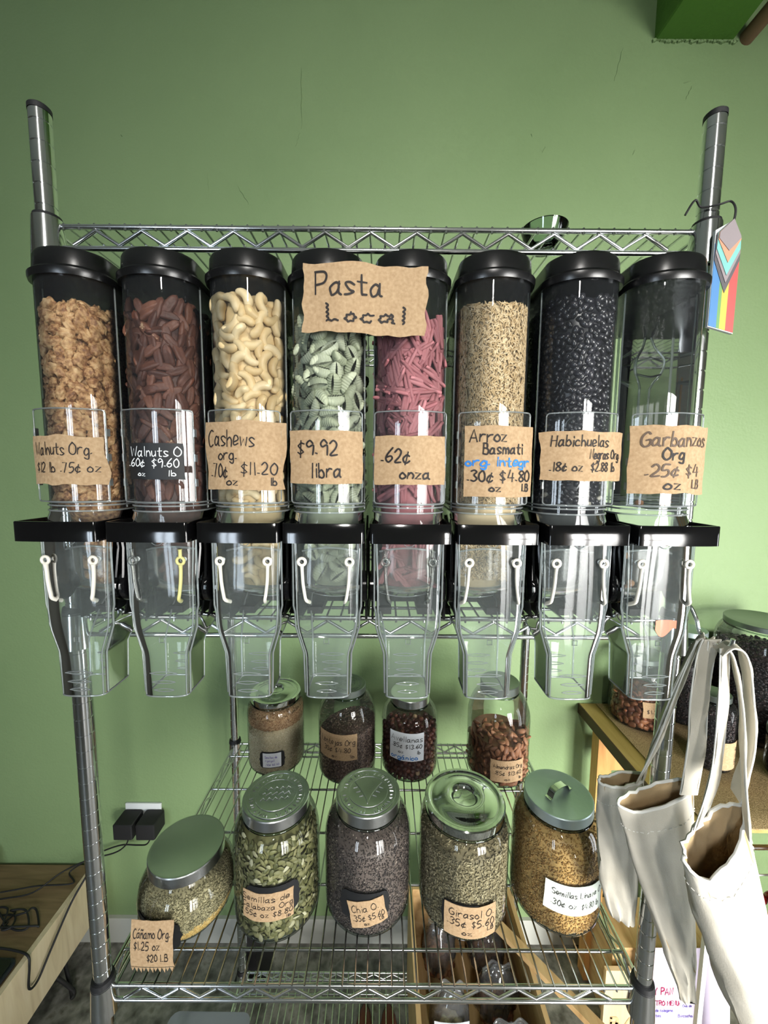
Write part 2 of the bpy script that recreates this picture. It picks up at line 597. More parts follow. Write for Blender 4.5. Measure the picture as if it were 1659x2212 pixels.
def frame_wall(N, rng, jit=0.3):
    """Long axis (local y) in the wall's plane, steeper where the wall turns away; local z along N."""
    n = len(N)
    out = np.zeros((n, 3, 3))
    for i in range(n):
        nz = Vector(N[i]).normalized()
        h = Vector((0, 0, 1)).cross(nz)
        h = h.normalized() if h.length > .2 else Vector((1, 0, 0))
        v = nz.cross(h)
        a = rng.uniform(0, 2 * math.pi)
        t = h * (math.cos(a) * (1 - .85 * min(1.0, abs(nz.x) * 1.15))) + v * math.sin(a) * 1.05
        t = (t.normalized() + nz * rng.normal() * jit * .45).normalized()
        z = nz + h * rng.normal() * jit + v * rng.normal() * jit
        x = t.cross(z).normalized()
        z = x.cross(t)
        out[i] = np.array([x, t, z]).T
    return out


def mass(name, mat, baseV, baseF, pos, rot, scl, core=None, parent=None, label=None, cat=None, group=None, extra=None):
    """Thousands of grains joined in one mesh, over an inner body that fills the vessel."""
    nb, n = len(baseV), len(pos)
    V = np.einsum('nij,nkj->nki', rot, baseV[None] * scl[:, None, :]) + pos[:, None, :]
    V = V.reshape(-1, 3)
    F = (baseF[None] + (np.arange(n) * nb)[:, None, None]).reshape(-1, 3)
    me = bpy.data.meshes.new(name)
    cv, cf = (core if core else ([], []))
    org = V.mean(0)
    org[2] = V[:, 2].min()
    allV = np.concatenate([V, np.array([tuple(p) for p in cv]).reshape(-1, 3)]) - org
    nv = len(allV)
    loops = F.reshape(-1).tolist()
    starts = list(range(0, 3 * len(F), 3))
    tot = len(loops)
    for f in cf:
        starts.append(tot)
        loops.extend(i + len(V) for i in f)
        tot += len(f)
    me.vertices.add(nv)
    me.vertices.foreach_set('co', allV.astype(np.float32).reshape(-1))
    me.loops.add(tot)
    me.loops.foreach_set('vertex_index', loops)
    me.polygons.add(len(starts))
    me.polygons.foreach_set('loop_start', starts)
    me.update(calc_edges=True)
    me.validate()
    me.shade_smooth()
    me.materials.append(MATS[mat])
    o = bpy.data.objects.new(name, me)
    COL.objects.link(o)
    o.location = org
    WL[o.name] = Vector(org)
    tag(o, label, cat, group, 'stuff')
    return o


def poisson(cands, rad, limit, keep=None):
    """Dart throwing: accept candidate points no nearer than rad to one another."""
    acc = np.zeros((0, 3))
    idx = []
    for i, p in enumerate(cands):
        if len(acc) == 0 or ((acc - p) ** 2).sum(1).min() > rad * rad:
            acc = np.vstack([acc, p])
            idx.append(i)
            if len(idx) >= limit:
                break
    return idx


def scatter(name, meshes, pos, rots, scl, label, cat, group, mats=None):
    """Individuals that share mesh data."""
    out = []
    for i in range(len(pos)):
        o = bpy.data.objects.new(name, meshes[i % len(meshes)])
        R = Matrix([list(r) for r in rots[i]])
        s = scl[i] if not isinstance(scl, (int, float)) else scl
        o.matrix_world = Matrix.Translation(pos[i]) @ R.to_4x4() @ Matrix.Scale(float(s), 4)
        COL.objects.link(o)
        o['label'], o['category'], o['group'] = label, cat, group
        out.append(o)
    return out


# ------------------------------------------------------------------ handwriting (stroke letters)
# x is a digit, y a letter: d = baseline, i = x-height, m = cap height, a = descender
GL = {
    'a': '4h2i0g0e1d3e4g 4i4e5d', 'b': '0m0d 0g2i4g4e2d0e', 'c': '4h2i0g0e2d4e', 'd': '4m4d 4g2i0g0e2d4e', 'e': '0f4g3i1i0f1d4e',
    'f': '4l2m1k1d 0i3i', 'g': '4h2i0g0e2d4f 4i4b2a0b', 'h': '0m0d 0g2i4g4d', 'i': '1i1d 1k1l', 'j': '2i2b0a', 'k': '0m0d 4i0f 1g4d', 'l': '1m1d',
    'm': '0i0d 0g1i3g3d 3g5i6g6d', 'n': '0i0d 0g2i4g4d', 'ñ': '0i0d 0g2i4g4d 0k1l3k4l', 'o': '2i0g0e2d4e4g2i', 'p': '0i0a 0g2i4g4e2d0e',
    'q': '4h2i0g0e2d4f 4i4a', 'r': '0i0d 0g2i4i', 's': '4h2i0h2f4e2d0d', 't': '2l2e3d4d 0i4i', 'u': '0i0e2d4f 4i4d', 'v': '0i2d4i', 'w': '0i1d3h5d6i',
    'x': '0i4d 4i0d', 'y': '0i2e 4i1a', 'z': '0i4i0d4d', 'á': '4h2i0g0e1d3e4g 4i4e5d 2k4m', 'A': '0d3m6d 1g5g', 'B': '0m0d 0m3m4k3i0i 3i5g4d0d',
    'C': '5l3m0j0f2d5e', 'D': '0m0d 0m3m5j5f3d0d', 'E': '4m0m0d4d 0i3i', 'G': '5l3m0j0f2d5e5h3h', 'H': '0m0d 5m5d 0i5i', 'J': '4m4f2d0e', 'L': '0m0d4d',
    'M': '0d0m3g6m6d', 'N': '0d0m5d5m', 'O': '3m0j0f3d6f6j3m', 'P': '0d0m 0m4m5k4i0h', 'R': '0d0m 0m4m5k4i0h 2h5d', 'S': '5l3m0k2i5g4d0e', 'T': '0m6m 3m3d',
    'U': '0m0f3d5f5m', 'W': '0m2d4k6d8m', 'Y': '0m3h6m 3h3d', 'V': '0m3d6m', '0': '2m0j0f2d4f4j2m', '1': '1m1d', '2': '0k2m4k3h0d4d', '3': '0l2m4k2i4f2d0e',
    '4': '2m0g5g 4k4d', '5': '4m1m0i3i4f2d0d', '6': '4m1i0f2d4f3h0g', '7': '0m4m1d', '8': '2i0k2m4k2i0f2d4f2i', '9': '4k2m0k1i4j4d',
    '$': '4k2l0j2h4f2e0f 2m2c', '¢': '4h2i0g0e2d4e 3k1c', '.': '0e1e', ':': '0e1e 0h1h', '-': '0g3g',
}
SHARP = set('AELMNTVWYHvwxzk14$7')


def glyph(ch):
    if ch not in GL:
        return [], 3
    st, w = [], 0
    for s in GL[ch].split():
        pts = [(float(s[i]), float(ord(s[i + 1]) - ord('d'))) for i in range(0, len(s), 2)]
        w = max(w, max(p[0] for p in pts))
        st.append(pts)
    return st, max(w, 1)


def text_strokes(txt, rng, wob=0.25, wavy=False):
    """Strokes in glyph units (cap height 9), and the total advance."""
    x, out = 0.0, []
    for ch in txt:
        st, w = glyph(ch)
        dy = rng.uniform(-0.35, 0.35)
        sl = rng.uniform(-0.03, 0.1)
        for s in st:
            P = [(x + px + py * sl + rng.uniform(-wob, wob), py + dy + rng.uniform(-wob, wob)) for px, py in s]
            if len(P) > 2 and ch not in SHARP:
                P = [tuple(p) for p in spline(P, 5)]
            if wavy:
                Q = []
                for a, b in zip(P[:-1], P[1:]):
                    L = math.hypot(b[0] - a[0], b[1] - a[1])
                    k = max(2, int(L / 0.16))
                    for i in range(k):
                        Q.append((a[0] + (b[0] - a[0]) * i / k, a[1] + (b[1] - a[1]) * i / k, -(b[1] - a[1]) / max(L, 1e-6), (b[0] - a[0]) / max(L, 1e-6)))
                R, d = [], 0.0
                for i, q in enumerate(Q):
                    if i:
                        d += math.hypot(q[0] - Q[i - 1][0], q[1] - Q[i - 1][1])
                    o = 0.75 * abs(math.sin(d * 1.45))
                    R.append((q[0] + q[2] * o, q[1] + q[3] * o))
                P = R
            out.append(P)
        x += w + (1.9 if ch != ' ' else 1.2)
    return out, max(x - 1.6, 1)


def write_lines(lines, W, H, fn, name, parent, ink='ink_black', seed=1, pen=0.0016):
    """lines: (text, x0, y0, cap height, width or None[, ink[, pen scale]]) in fractions of the sheet."""
    rng = random.Random(seed)
    groups = {}
    for ln in lines:
        txt, x0, y0, ch, wd = ln[:5]
        ik = ln[5] if len(ln) > 5 and ln[5] else ink
        ps = ln[6] if len(ln) > 6 else 1.0
        st, adv = text_strokes(txt, rng, wavy=(len(ln) > 7))
        sy = ch * H / 9.0
        sx = wd * W / adv if wd else sy
        mb = groups.setdefault(ik, MB())
        for s in st:
            P = [(-W / 2 + x0 * W + p[0] * sx, -H / 2 + y0 * H + p[1] * sy) for p in s]
            mb.ribbon(P, pen * ps, fn)
    for ik, mb in groups.items():
        mb.build('handwriting', ik, parent, smooth=0)


def paper_sheet(W, H, fn, seed, torn=0.03, nu=14, nv=8, teeth=False):
    """Thin sheet with uneven torn edges laid out by fn(u, v, offset)."""
    rng = random.Random(seed)
    ed = {k: [rng.uniform(-1, 1) * torn for _ in range(max(nu, nv) + 1)] for k in 'lrtb'}
    for k in ed:
        e = ed[k]
        ed[k] = [(e[i - 1] + 2 * e[i] + e[(i + 1) % len(e)]) / 3 for i in range(len(e))]

    def pt(a, b):
        i, j = round(a * nu), round(b * nv)
        x0, x1 = -0.5 + ed['l'][j], 0.5 + ed['r'][j]
        y0, y1 = -0.5 + ed['b'][i] * W / H * 0.6, 0.5 + ed['t'][i] * W / H * 0.6
        if teeth:
            y0 += 0.06 * (-1) ** i
        return ((x0 + (x1 - x0) * a) * W, (y0 + (y1 - y0) * b) * H)

    mb = MB()
    mb.grid(lambda a, b: fn(*pt(a, b), 0.0003), nu, nv)
    nb = len(mb.v)
    mb.grid(lambda a, b: fn(*pt(1 - a, b), -0.0003), nu, nv)
    return mb


# ================================================================== the room
WY = 0.745      # face of the green wall
CEIL = 3.35


def struct(name, mb, mat, smooth=0, label=None):
    o = mb.build(name, mat, None, smooth)
    o['kind'] = 'structure'
    return o


floor = struct('floor', MB().box((0, -1.15, -0.05), (5.7, 4.2, 0.1)), 'floor_stone')
wall_back = struct('wall_back', MB().box((0, WY + 0.06, CEIL / 2), (5.7, 0.12, CEIL)), 'green_wall')
for k_, (a_, b_, c_, d_, r_) in enumerate(((-.247, 2.941, -.247, 2.772, .0022), (-.541, 2.645, -.537, 2.59, .0016), (.720, 3.0, .700, 2.91, .0020), (.910, 2.906, .930, 2.912, .0018), (.937, 2.899, .920, 2.862, .0020),
                                         (.50, 2.728, .491, 2.710, .0018), (.776, 2.722, .770, 2.707, .0018), (-.447, 2.607, -.414, 2.557, .0030), (-.254, 2.76, -.266, 2.722, .0020), (-.80, 2.75, -.797, 2.745, .0020), (.455, 2.764, .458, 2.754, .0016))):
    m_ = MB()
    L_ = [(a_ * .99 + (c_ - a_) * q / 8 + .0016 * math.sin(q * 2.1 + k_), WY - .0004, b_ + (d_ - b_) * q / 8) for q in range(9)]
    m_.tube(L_, [.5 * r_ * (.35 + .65 * math.sin(math.pi * (q + .5) / 9)) for q in range(9)], 6)
    m_.build('plaster_ridge', 'green_wall', wall_back, 60)
struct('wall_left', MB().box((-2.80, -1.15, CEIL / 2), (0.1, 3.66, CEIL)), 'dark_room')
struct('ceiling', MB().box((0, -1.15, CEIL + 0.05), (5.7, 4.2, 0.1)), 'ceiling_grey')
mb = MB()      # wall beside the photographer, with the side door opening
mb.box((2.80, -2.12, CEIL / 2), (0.1, 1.80, CEIL))
mb.box((2.80, 0.205, CEIL / 2), (0.1, 1.05, CEIL))
mb.box((2.80, -0.77, 2.65), (0.1, 0.90, 1.4))
struct('wall_right', mb, 'pale_wall')
mb = MB()      # wall behind the photographer, with the shopfront and a small window
mb.box((-2.25, -3.05, CEIL / 2), (1.1, 0.1, CEIL))
mb.box((-1.45, -3.05, 0.34), (0.5, 0.1, 0.68))
mb.box((-1.45, -3.05, 2.79), (0.5, 0.1, 1.12))
mb.box((-0.01, -3.05, CEIL / 2), (2.38, 0.1, CEIL))
mb.box((1.86, -3.05, 2.86), (1.36, 0.1, 0.98))
mb.box((1.86, -3.05, 0.06), (1.36, 0.1, 0.12))
mb.box((2.67, -3.05, CEIL / 2), (0.26, 0.1, CEIL))
struct('wall_front', mb, 'pale_wall')
mb = MB()      # shopfront frame with its mullions, and the door frame
for x in (1.20, 1.64, 2.08, 2.52):
    mb.box((x, -2.93, 1.25), (0.09, 0.05, 2.3))
mb.box((1.86, -2.93, 1.75), (1.36, 0.05, 0.06))
struct('window_1', mb, 'table_wood')
mb = MB()
for y in (-1.20, -0.76, -0.33):
    mb.box((2.62, y, 1.2), (0.05, 0.07, 2.4))
struct('door_1', mb, 'table_wood')
mb = MB()
mb.box((-1.45, -2.93, 1.45), (0.035, 0.04, 1.5))
struct('window_2', mb, 'dark_room')
# rough concrete beam that meets the wall at the top of the picture
mb = MB()
rng = random.Random(3)
loops = []
for k in range(15):
    y = WY + 0.0 - k * 0.095
    w = lambda s: rng.uniform(-s, s)
    x0, x1, z0 = 0.807 + w(0.004), 1.046 + w(0.006), 3.02 + w(0.004)
    loops.append([(x0, y, CEIL), (x0, y, z0 + 0.004), (x0 + 0.004, y, z0), (x1 - 0.012, y, z0 + w(0.003)), (x1, y, z0 + 0.02), (x1, y, CEIL)])
mb.loft(loops, True, True, closed=True)
struct('beam_side', mb, 'green_beam', 30)
mb = MB()      # ragged line of paint where the beam meets the wall
rng = random.Random(9)
for k in range(34):
    x = 0.802 + k * 0.0074
    mb.box((x, WY - 0.003, 3.018 + rng.uniform(-0.004, 0.003)), (0.0085, 0.006, rng.uniform(0.004, 0.012)), Euler((0, rng.uniform(-.4, .4), 0)).to_matrix())
struct('trim_1', mb, 'green_wall')
mb = MB()
mb.tube([(1.078, WY, 3.030), (1.080, WY - 0.3, 3.030), (1.085, -0.6, 3.03)], 0.021, 14)
tag(mb.build('ceiling_pipe', 'pipe_brown'), 'brown pipe running along the green ceiling beam', 'pipe')
struct('baseboard_back', MB().box((0, WY - 0.006, 0.05), (5.6, 0.012, 0.10)), 'baseboard_grey')

# ================================================================== chrome wire rack
PX, PD = 0.438, 0.572
SH = {'top': 2.061, 'mid': 1.526, 'low': 0.908, 'bottom': 0.108}
rack = thing('wire_rack', (0, PD / 2, 0), 'tall chrome wire shelving rack with four shelves against the green wall', 'rack')


def post_mesh():
    prof = [(0.0127, 0.0)]
    z = 0.0254
    while z < 2.19:
        prof += [(0.0127, z - 0.0011), (0.0117, z - 0.0005), (0.0117, z + 0.0005), (0.0127, z + 0.0011)]
        z += 0.0254
    prof.append((0.0127, 2.2))
    mb = MB().lathe(prof, 24, cap0=True)
    return mb.mesh('post', 'chrome', smooth=35)


pm = post_mesh()
capm = MB().lathe([(0.0132, 2.198), (0.0132, 2.204), (0.011, 2.206)], 24, cap1=True).mesh('post_cap', 'black_rubber')
for sx in (-1, 1):
    for y in (0, PD):
        p = link_mesh('post', pm, rack, (sx * PX, y - PD / 2, 0))
        link_mesh('post_cap', capm, p)


def shelf_mesh(nwire_from=0):
    """Local: z = 0 at the top rail; x, y about the rack's axis, front at y = 0."""
    mb = MB()
    R, r = 0.0034, 0.0017
    H = 0.027
    x0, x1 = -PX + 0.013, PX - 0.013
    for y in (0, PD):
        for z in (0, -H):
            mb.cyl((x0, y, z), (x1, y, z), R, 10)
    for x in (-PX, PX):
        for z in (0, -H):
            mb.cyl((x, 0.013, z), (x, PD - 0.013, z), R, 10)
    # zigzag truss
    for y in (0, PD):
        pts, x, up = [], x0 + 0.02, False
        while x < x1 - 0.01:
            pts.append((x, y, -0.004 if up else -H + 0.004))
            x += 0.0305
            up = not up
        mb.tube(pts, 0.0027, 8)
    for x in (-PX, PX):
        pts, y, up = [], 0.03, False
        while y < PD - 0.02:
            pts.append((x, y, -0.004 if up else -H + 0.004))
            y += 0.0305
            up = not up
        mb.tube(pts, 0.0027, 8)
    return mb.mesh('shelf', 'chrome', smooth=60)


def wires_mesh():
    mb = MB()
    n = 42
    for k in range(n):
        x = -PX + 0.022 + k * (2 * PX - 0.044) / (n - 1)
        mb.tube([(x, -0.002, -0.005), (x, -0.002, 0.0025), (x, PD + 0.002, 0.0025), (x, PD + 0.002, -0.005)], 0.00165, 6)
    for y in (0.05, 0.16, 0.275, 0.40, 0.52):
        mb.cyl((-PX, y, -0.002), (PX, y, -0.002), 0.0026, 8)
    return mb.mesh('wire_deck', 'chrome_wire', smooth=60)


sm, wm = shelf_mesh(), wires_mesh()
mb = MB()
mb.lathe([(0.0135, 0.008), (0.0175, 0.008), (0.0205, -0.045), (0.0165, -0.046)], 24)
collar_m = mb.mesh('collar', 'chrome', smooth=40)
sleeve_m = MB().lathe([(0.0128, 0.016), (0.0160, 0.016), (0.0178, 0.006), (0.0136, 0.004)], 24).mesh('sleeve', 'black_rubber')
for k, z in SH.items():
    s = link_mesh('shelf', sm, rack, (0, -PD / 2, z))
    link_mesh('wire_deck', wm, s)
    for sx in (-1, 1):
        for y in (0, PD):
            link_mesh('collar', collar_m, s, (sx * PX, y, 0))
            link_mesh('sleeve', sleeve_m, s, (sx * PX, y, 0 if k != 'top' else -0.004))

# ================================================================== gravity bins
BX = [-.369, -.2634, -.1582, -.059, .0424, .1439, .2499, .3537]
B0 = Vector((0, 0.05, 1.5325))
YF, YB, HW, FD = -0.085, 0.115, 0.0443, 0.034


def outline(hw, yf, yb, fd, nf=22, rb=0.010, ns=4, pw=2.0):
    P = []
    for k in range(nf + 1):
        a = math.pi * (k / nf) - math.pi / 2
        c, s = math.cos(a), math.sin(a)
        e = 2.0 / pw
        P.append((hw * math.copysign(abs(s) ** e, s), yf + fd - fd * abs(c) ** e))
    for k in range(1, ns):
        P.append((hw, yf + fd + (yb - rb - yf - fd) * k / ns))
    for k in range(4):
        a = math.pi / 2 * k / 3
        P.append((hw - rb + rb * math.cos(a), yb - rb + rb * math.sin(a)))
    for k in range(4):
        a = math.pi / 2 + math.pi / 2 * k / 3
        P.append((-hw + rb + rb * math.cos(a), yb - rb + rb * math.sin(a)))
    for k in range(ns - 1, 0, -1):
        P.append((-hw, yf + fd + (yb - rb - yf - fd) * k / ns))
    return P


def ring3(P, z, s=1.0):
    cy = (YF + YB) / 2
    return [(x * s, cy + (y - cy) * s, z) for x, y in P]


def rimline(mb, P, z, r, n=6):
    mb.tube([(x, y, z) for x, y in P], r, n, closed=True)


# body
OB = outline(HW, YF, YB, FD)
mb = MB()
mb.loft([ring3(OB, 1.690), ring3(OB, 1.80), ring3(OB, 1.90), ring3(OB, 1.968)])
body_m = mb.mesh('body', 'bin_clear', B0, 60)
mb = MB()
rimline(mb, OB, 1.966, 0.0016)
for z in (1.7005, 1.6965, 1.690):
    rimline(mb, outline(HW + .0008, YF - .0008, YB, FD), z, 0.0012)
for sx in (-1, 1):        # corner ribs where the curved front meets the flat sides, and a back rib
    mb.tube([(sx * (HW + .0004), YF + FD + 0.004, 1.692), (sx * (HW + .0004), YF + FD + 0.004, 1.964)], 0.0011, 6)
    mb.tube([(sx * (HW - .003), YB - .004, 1.60), (sx * (HW - .003), YB - .004, 1.964)], 0.0016, 6)
rim_m = mb.mesh('body_rim', 'bin_edge', B0, 60)
# moulded channel on the rear wall (shows through the empty bin)
mb = MB()
for sx in (-1, 1):
    mb.tube(spline([(sx * .008, YB - .004, 1.70), (sx * .008, YB - .004, 1.86), (sx * .010, YB - .006, 1.885), (sx * .021, YB - .012, 1.905), (sx * .022, YB - .014, 1.925), (sx * .010, YB - .008, 1.945), (sx * .004, YB - .004, 1.965)], 4), 0.0018, 6)
mb.tube(spline([(-.020, YB - .012, 1.902), (0, YB - .016, 1.897), (.020, YB - .012, 1.902)], 4), 0.0016, 6)
mb.tube(spline([(-.022, YB - .012, 1.922), (0, YB - .016, 1.926), (.022, YB - .012, 1.922)], 4), 0.0016, 6)
chan_m = mb.mesh('back_channel', 'bin_edge', B0, 60)
# lid
mb = MB()
LP = lambda g: outline(HW + g, YF - g, YB + g, FD + g * 0.5)
fl = lambda g, z: [(x, y, z) for x, y in LP(g)]
mb.loft([fl(-.001, 1.962), fl(.0035, 1.962), fl(.0045, 1.966), fl(.0045, 1.970), fl(.002, 1.9725), fl(.0005, 1.974), fl(-.0005, 1.990), fl(-.002, 1.9935), fl(-.006, 1.995)], True, True)
lid_m = mb.mesh('lid', 'black_lid', B0, 35)
# hopper and chute
HP = [(1.690, .0443, -.085, .115, .034, 2.0), (1.676, .0436, -.087, .115, .026, 2.3), (1.660, .0425, -.088, .112, .018, 2.8), (1.60, .0402, -.0885, .090, .014, 3.0), (1.566, .0398, -.0885, .052, .013, 3.0),
      (1.548, .0385, -.0885, .020, .013, 3.0), (1.540, .0372, -.0885, .008, .012, 3.0), (1.514, .0287, -.0885, -.026, .011, 3.0), (1.507, .0277, -.0885, -.031, .011, 3.0), (1.4557, .0270, -.0885, -.034, .010, 3.0)]
mb = MB()
loops = [[(x, y, z) for x, y in outline(hw, yf, yb, fd, rb=.006, pw=pw)] for z, hw, yf, yb, fd, pw in HP]
mb.loft(loops)
hop_m = mb.mesh('chute', 'chute_clear', B0, 40)
mb = MB()
mb.tube(loops[-1], 0.0011, 6, closed=True)
for idx in (3, 19):
    mb.tube([Vector(L[idx]) for L in loops[2:]], 0.0010, 6)
for idx in (27, 32):
    mb.tube([Vector(L[idx]) for L in loops[3:]], 0.0012, 6)
# outer flange of the housing
for sx in (-1, 1):
    mb.tube([(sx * .0425, -.079, 1.655), (sx * .0425, -.079, 1.572), (sx * .0405, -.079, 1.563), (sx * .0400, -.079, 1.545), (sx * .0300, -.080, 1.511), (sx * .0285, -.080, 1.458)], 0.0013, 6)
# lens-shaped grip ridges pressed into the chute, front and back
for zc, hw in ((1.487, .017), (1.4755, .0145), (1.465, .0125)):
    for yy in (-.0893, -.0335):
        for s in (-1, 1):
            mb.tube([(u * hw, yy, zc + s * .0020 * (1 - u * u)) for u in (-1, -.6, 0, .6, 1)], 0.0006, 5)
# small square catch window
sq = [(-.003, -.0892, 1.527), (.003, -.0892, 1.527), (.003, -.0892, 1.533), (-.003, -.0892, 1.533)]
mb.tube(sq, 0.0006, 5, closed=True)
mb.tube([(.008 * math.cos(a), -.0892, 1.658 + .0085 * math.sin(a)) for a in [math.pi + k * math.pi / 8 for k in range(9)]], 0.0006, 5)
edge_m = mb.mesh('chute_edge', 'bin_edge', B0, 60)
# swinging gate inside the hopper
mb = MB()


def gate_pt(a, b):
    u = -1 + 2 * a
    t = b
    z = 1.636 - 0.072 * t + 0.006 * (1 - u * u) * (1 - t)
    y = -0.058 + 0.008 * u * u + (0.055 * max(0, t - .55) ** 2 / .2)
    return (u * .0365, y, z - .004 * (1 - u * u) * t)


mb.grid(gate_pt, 14, 10)
gate_m = mb.mesh('gate', 'gate_clear', B0, 60)
mb = MB()
mb.tube([Vector(gate_pt(k / 14, 0)) for k in range(15)], 0.0014, 6)
mb.tube([Vector(gate_pt(k / 14, 1)) for k in range(15)], 0.0012, 6)
gatee_m = mb.mesh('gate_rim', 'bin_edge', B0, 60)
# handle: broad black bar across the front, arms going back, levers down to the pivot discs
mb = MB()
bar = [(-.0470, -.064), (-.0475, -.080), (-.0480, -.100), (-.0472, -.1075), (-.0440, -.1100), (-.022, -.1118), (0, -.1124), (.022, -.1118), (.0440, -.1100), (.0472, -.1075), (.0480, -.100), (.0475, -.080), (.0470, -.064)]
th = 0.0030


def inset(P, d):
    out = []
    for i, p in enumerate(P):
        a, b = Vector(P[max(i - 1, 0)]), Vector(P[min(i + 1, len(P) - 1)])
        t = (b - a).normalized()
        out.append((p[0] - t.y * d, p[1] + t.x * d))
    return out


bar = [tuple(p) for p in spline(bar, 3)]
inn = inset(bar, th)
loops = []
for (x, y), (xi, yi) in zip(bar, inn):
    loops.append([(x, y, 1.6570), (x, y, 1.6795), (x * .995, y + .0006, 1.6803), (xi, yi, 1.6803), (xi, yi, 1.6570)])
mb.loft(loops, True, True)
handle_m = mb.mesh('handle', 'black_plastic', B0, 50)
LEV = []
for sx in (-1, 1):
    mb = MB()
    pr = [(-.066, 1.680), (-.050, 1.680), (-.040, 1.640), (-.034, 1.600), (-.036, 1.575), (-.060, 1.575), (-.064, 1.600), (-.060, 1.640)]
    a = [(sx * .0438, y, z) for y, z in pr]
    b = [(sx * .0468, y, z) for y, z in pr]
    mb.loft([a, b], True, True)
    R = Matrix.Rotation(math.pi / 2, 3, 'Y')
    mb.lathe([(.001, -.0042), (.0185, -.0042), (.0205, -.003), (.0205, .003), (.0185, .0042), (.001, .0042)], 28, (sx * .0450, -.048, 1.589), rot=R)
    LEV.append(mb.mesh('lever', 'black_plastic', B0, 40))
# black stand under the rear of each bin
mb = MB()
for sx in (-1, 1):
    mb.box((sx * .0462, 0.035, 1.590), (.0030, 0.11, 0.115))
mb.box((0, 0.085, 1.5375), (.088, 0.055, .010))
mb.box((-.030, 0.030, 1.5375), (.022, 0.06, .010))
mb.box((.030, 0.030, 1.5375), (.022, 0.06, .010))
mb.box((0, 0.1165, 1.60), (.088, 0.004, 0.13))
stand_m = mb.mesh('stand', 'black_matte', B0, 0)
# label holder
def hold_pt(u, z, off=0.0):
    return (u, YF - .0050 - off + .0145 * (u / .043) ** 2, z)


mb = MB()
mb.grid(lambda a, b: hold_pt(-.0432 + .0864 * a, 1.7015 + .110 * b), 16, 3)
holder_m = mb.mesh('label_holder', 'bin_clear', B0, 60)
mb = MB()
c, h = .0036, []
for cx, cz, a0 in ((.0396, 1.8079, 0), (-.0396, 1.8079, 90), (-.0396, 1.7051, 180), (.0396, 1.7051, 270)):
    for k in range(4):
        a = math.radians(a0 + 30 * k)
        h.append((cx + c * math.cos(a), cz + c * math.sin(a)))
L = []
for i in range(len(h)):
    a, b = h[i], h[(i + 1) % len(h)]
    for k in range(5):
        L.append(hold_pt(a[0] + (b[0] - a[0]) * k / 5, a[1] + (b[1] - a[1]) * k / 5))
mb.tube(L, 0.0009, 6, closed=True)
for sx in (-1, 1):
    for z in (1.725, 1.755, 1.785):
        p = hold_pt(sx * .0437, z)
        mb.box((p[0], p[1] + .002, z), (.0016, .006, .009))
holdere_m = mb.mesh('holder_rim', 'bin_edge', B0, 60)
# elastic straps on pegs
mb = MB()
R = Matrix.Rotation(math.pi / 2, 3, 'X')
mb.lathe([(.0001, -.008), (.0026, -.008), (.0030, -.0065), (.0022, -.006), (.0022, .0)], 10, (0, -.0885, 1.631), rot=R)
peg_m = mb.mesh('peg', 'peg_clear', B0, 40)


def strap_mesh(mat, lean, top=False):
    mb = MB()
    c = Vector((0, -.0915, 1.631))
    loopp = [(c.x + .0044 * math.cos(a), c.y, c.z + .0044 * math.sin(a)) for a in [2 * math.pi * k / 16 for k in range(16)]]
    mb.tube(loopp, 0.0019, 8, closed=True)
    tail = spline([(0, -.0915, 1.6265), (.0003 * lean, -.0910, 1.618), (.001 * lean, -.0912, 1.605), (.003 * lean, -.0912, 1.590), (.0045 * lean, -.0905, 1.583), (.007 * lean, -.080, 1.577)], 4)
    mb.tube(tail, [0.0034, .0032, .0029] + [0.0027] * (len(tail) - 3), 8, flat=0.75)
    if top:
        mb.tube([(0, -.0915, 1.6355), (0, -.0915, 1.644), (0, -.0915, 1.6455)], [.0022, .0022, .0030], 8)
    return mb.mesh('elastic_strap', mat, B0, 60)


STR = {('c', s): strap_mesh('cream_rubber', s) for s in (-1, 1)}
STR.update({('y', s): strap_mesh('yellow_silicone', s, True) for s in (-1, 1)})
STR.update({('t', s): strap_mesh('clear_silicone', s, True) for s in (-1, 1)})

BINLBL = ['clear plastic gravity bin of walnuts, leftmost of the eight bins',
          'clear plastic gravity bin of dark pecans with a black label',
          'clear plastic gravity bin of pale cashews beside the pecans',
          'clear plastic gravity bin of green shell pasta',
          'clear plastic gravity bin of pink twisted pasta',
          'clear plastic gravity bin of brown rice beside the pink pasta',
          'clear plastic gravity bin of black beans',
          'nearly empty clear plastic gravity bin, rightmost of the eight bins']
PEGX = 0.0288
BINS = []
for i, x in enumerate(BX):
    root = thing('bulk_bin', (x, B0.y, B0.z), BINLBL[i], 'bin', 'gravity bins on the wire rack')
    BINS.append(root)
    b = link_mesh('body', body_m, root)
    link_mesh('body_rim', rim_m, b)
    link_mesh('back_channel', chan_m, b)
    tag(link_mesh('lid', lid_m, root), 'black plastic lid')
    ch = link_mesh('chute', hop_m, root)
    link_mesh('chute_edge', edge_m, ch)
    g = link_mesh('gate', gate_m, root)
    link_mesh('gate_rim', gatee_m, g)
    hd = link_mesh('handle', handle_m, root)
    for lm in LEV:
        link_mesh('lever', lm, hd)
    link_mesh('stand', stand_m, root)
    hl = link_mesh('label_holder', holder_m, root)
    link_mesh('holder_rim', holdere_m, hl)
    for s in (-1, 1):
        link_mesh('peg', peg_m, root, (s * PEGX, 0, 0))
        key = 'c'
        if i == 1:
            key = 't' if s < 0 else 'y'
        if i == 4:
            key = 't'
        link_mesh('elastic_strap', STR[(key, -s if i < 5 else s)], root, (s * PEGX, 0, 0))

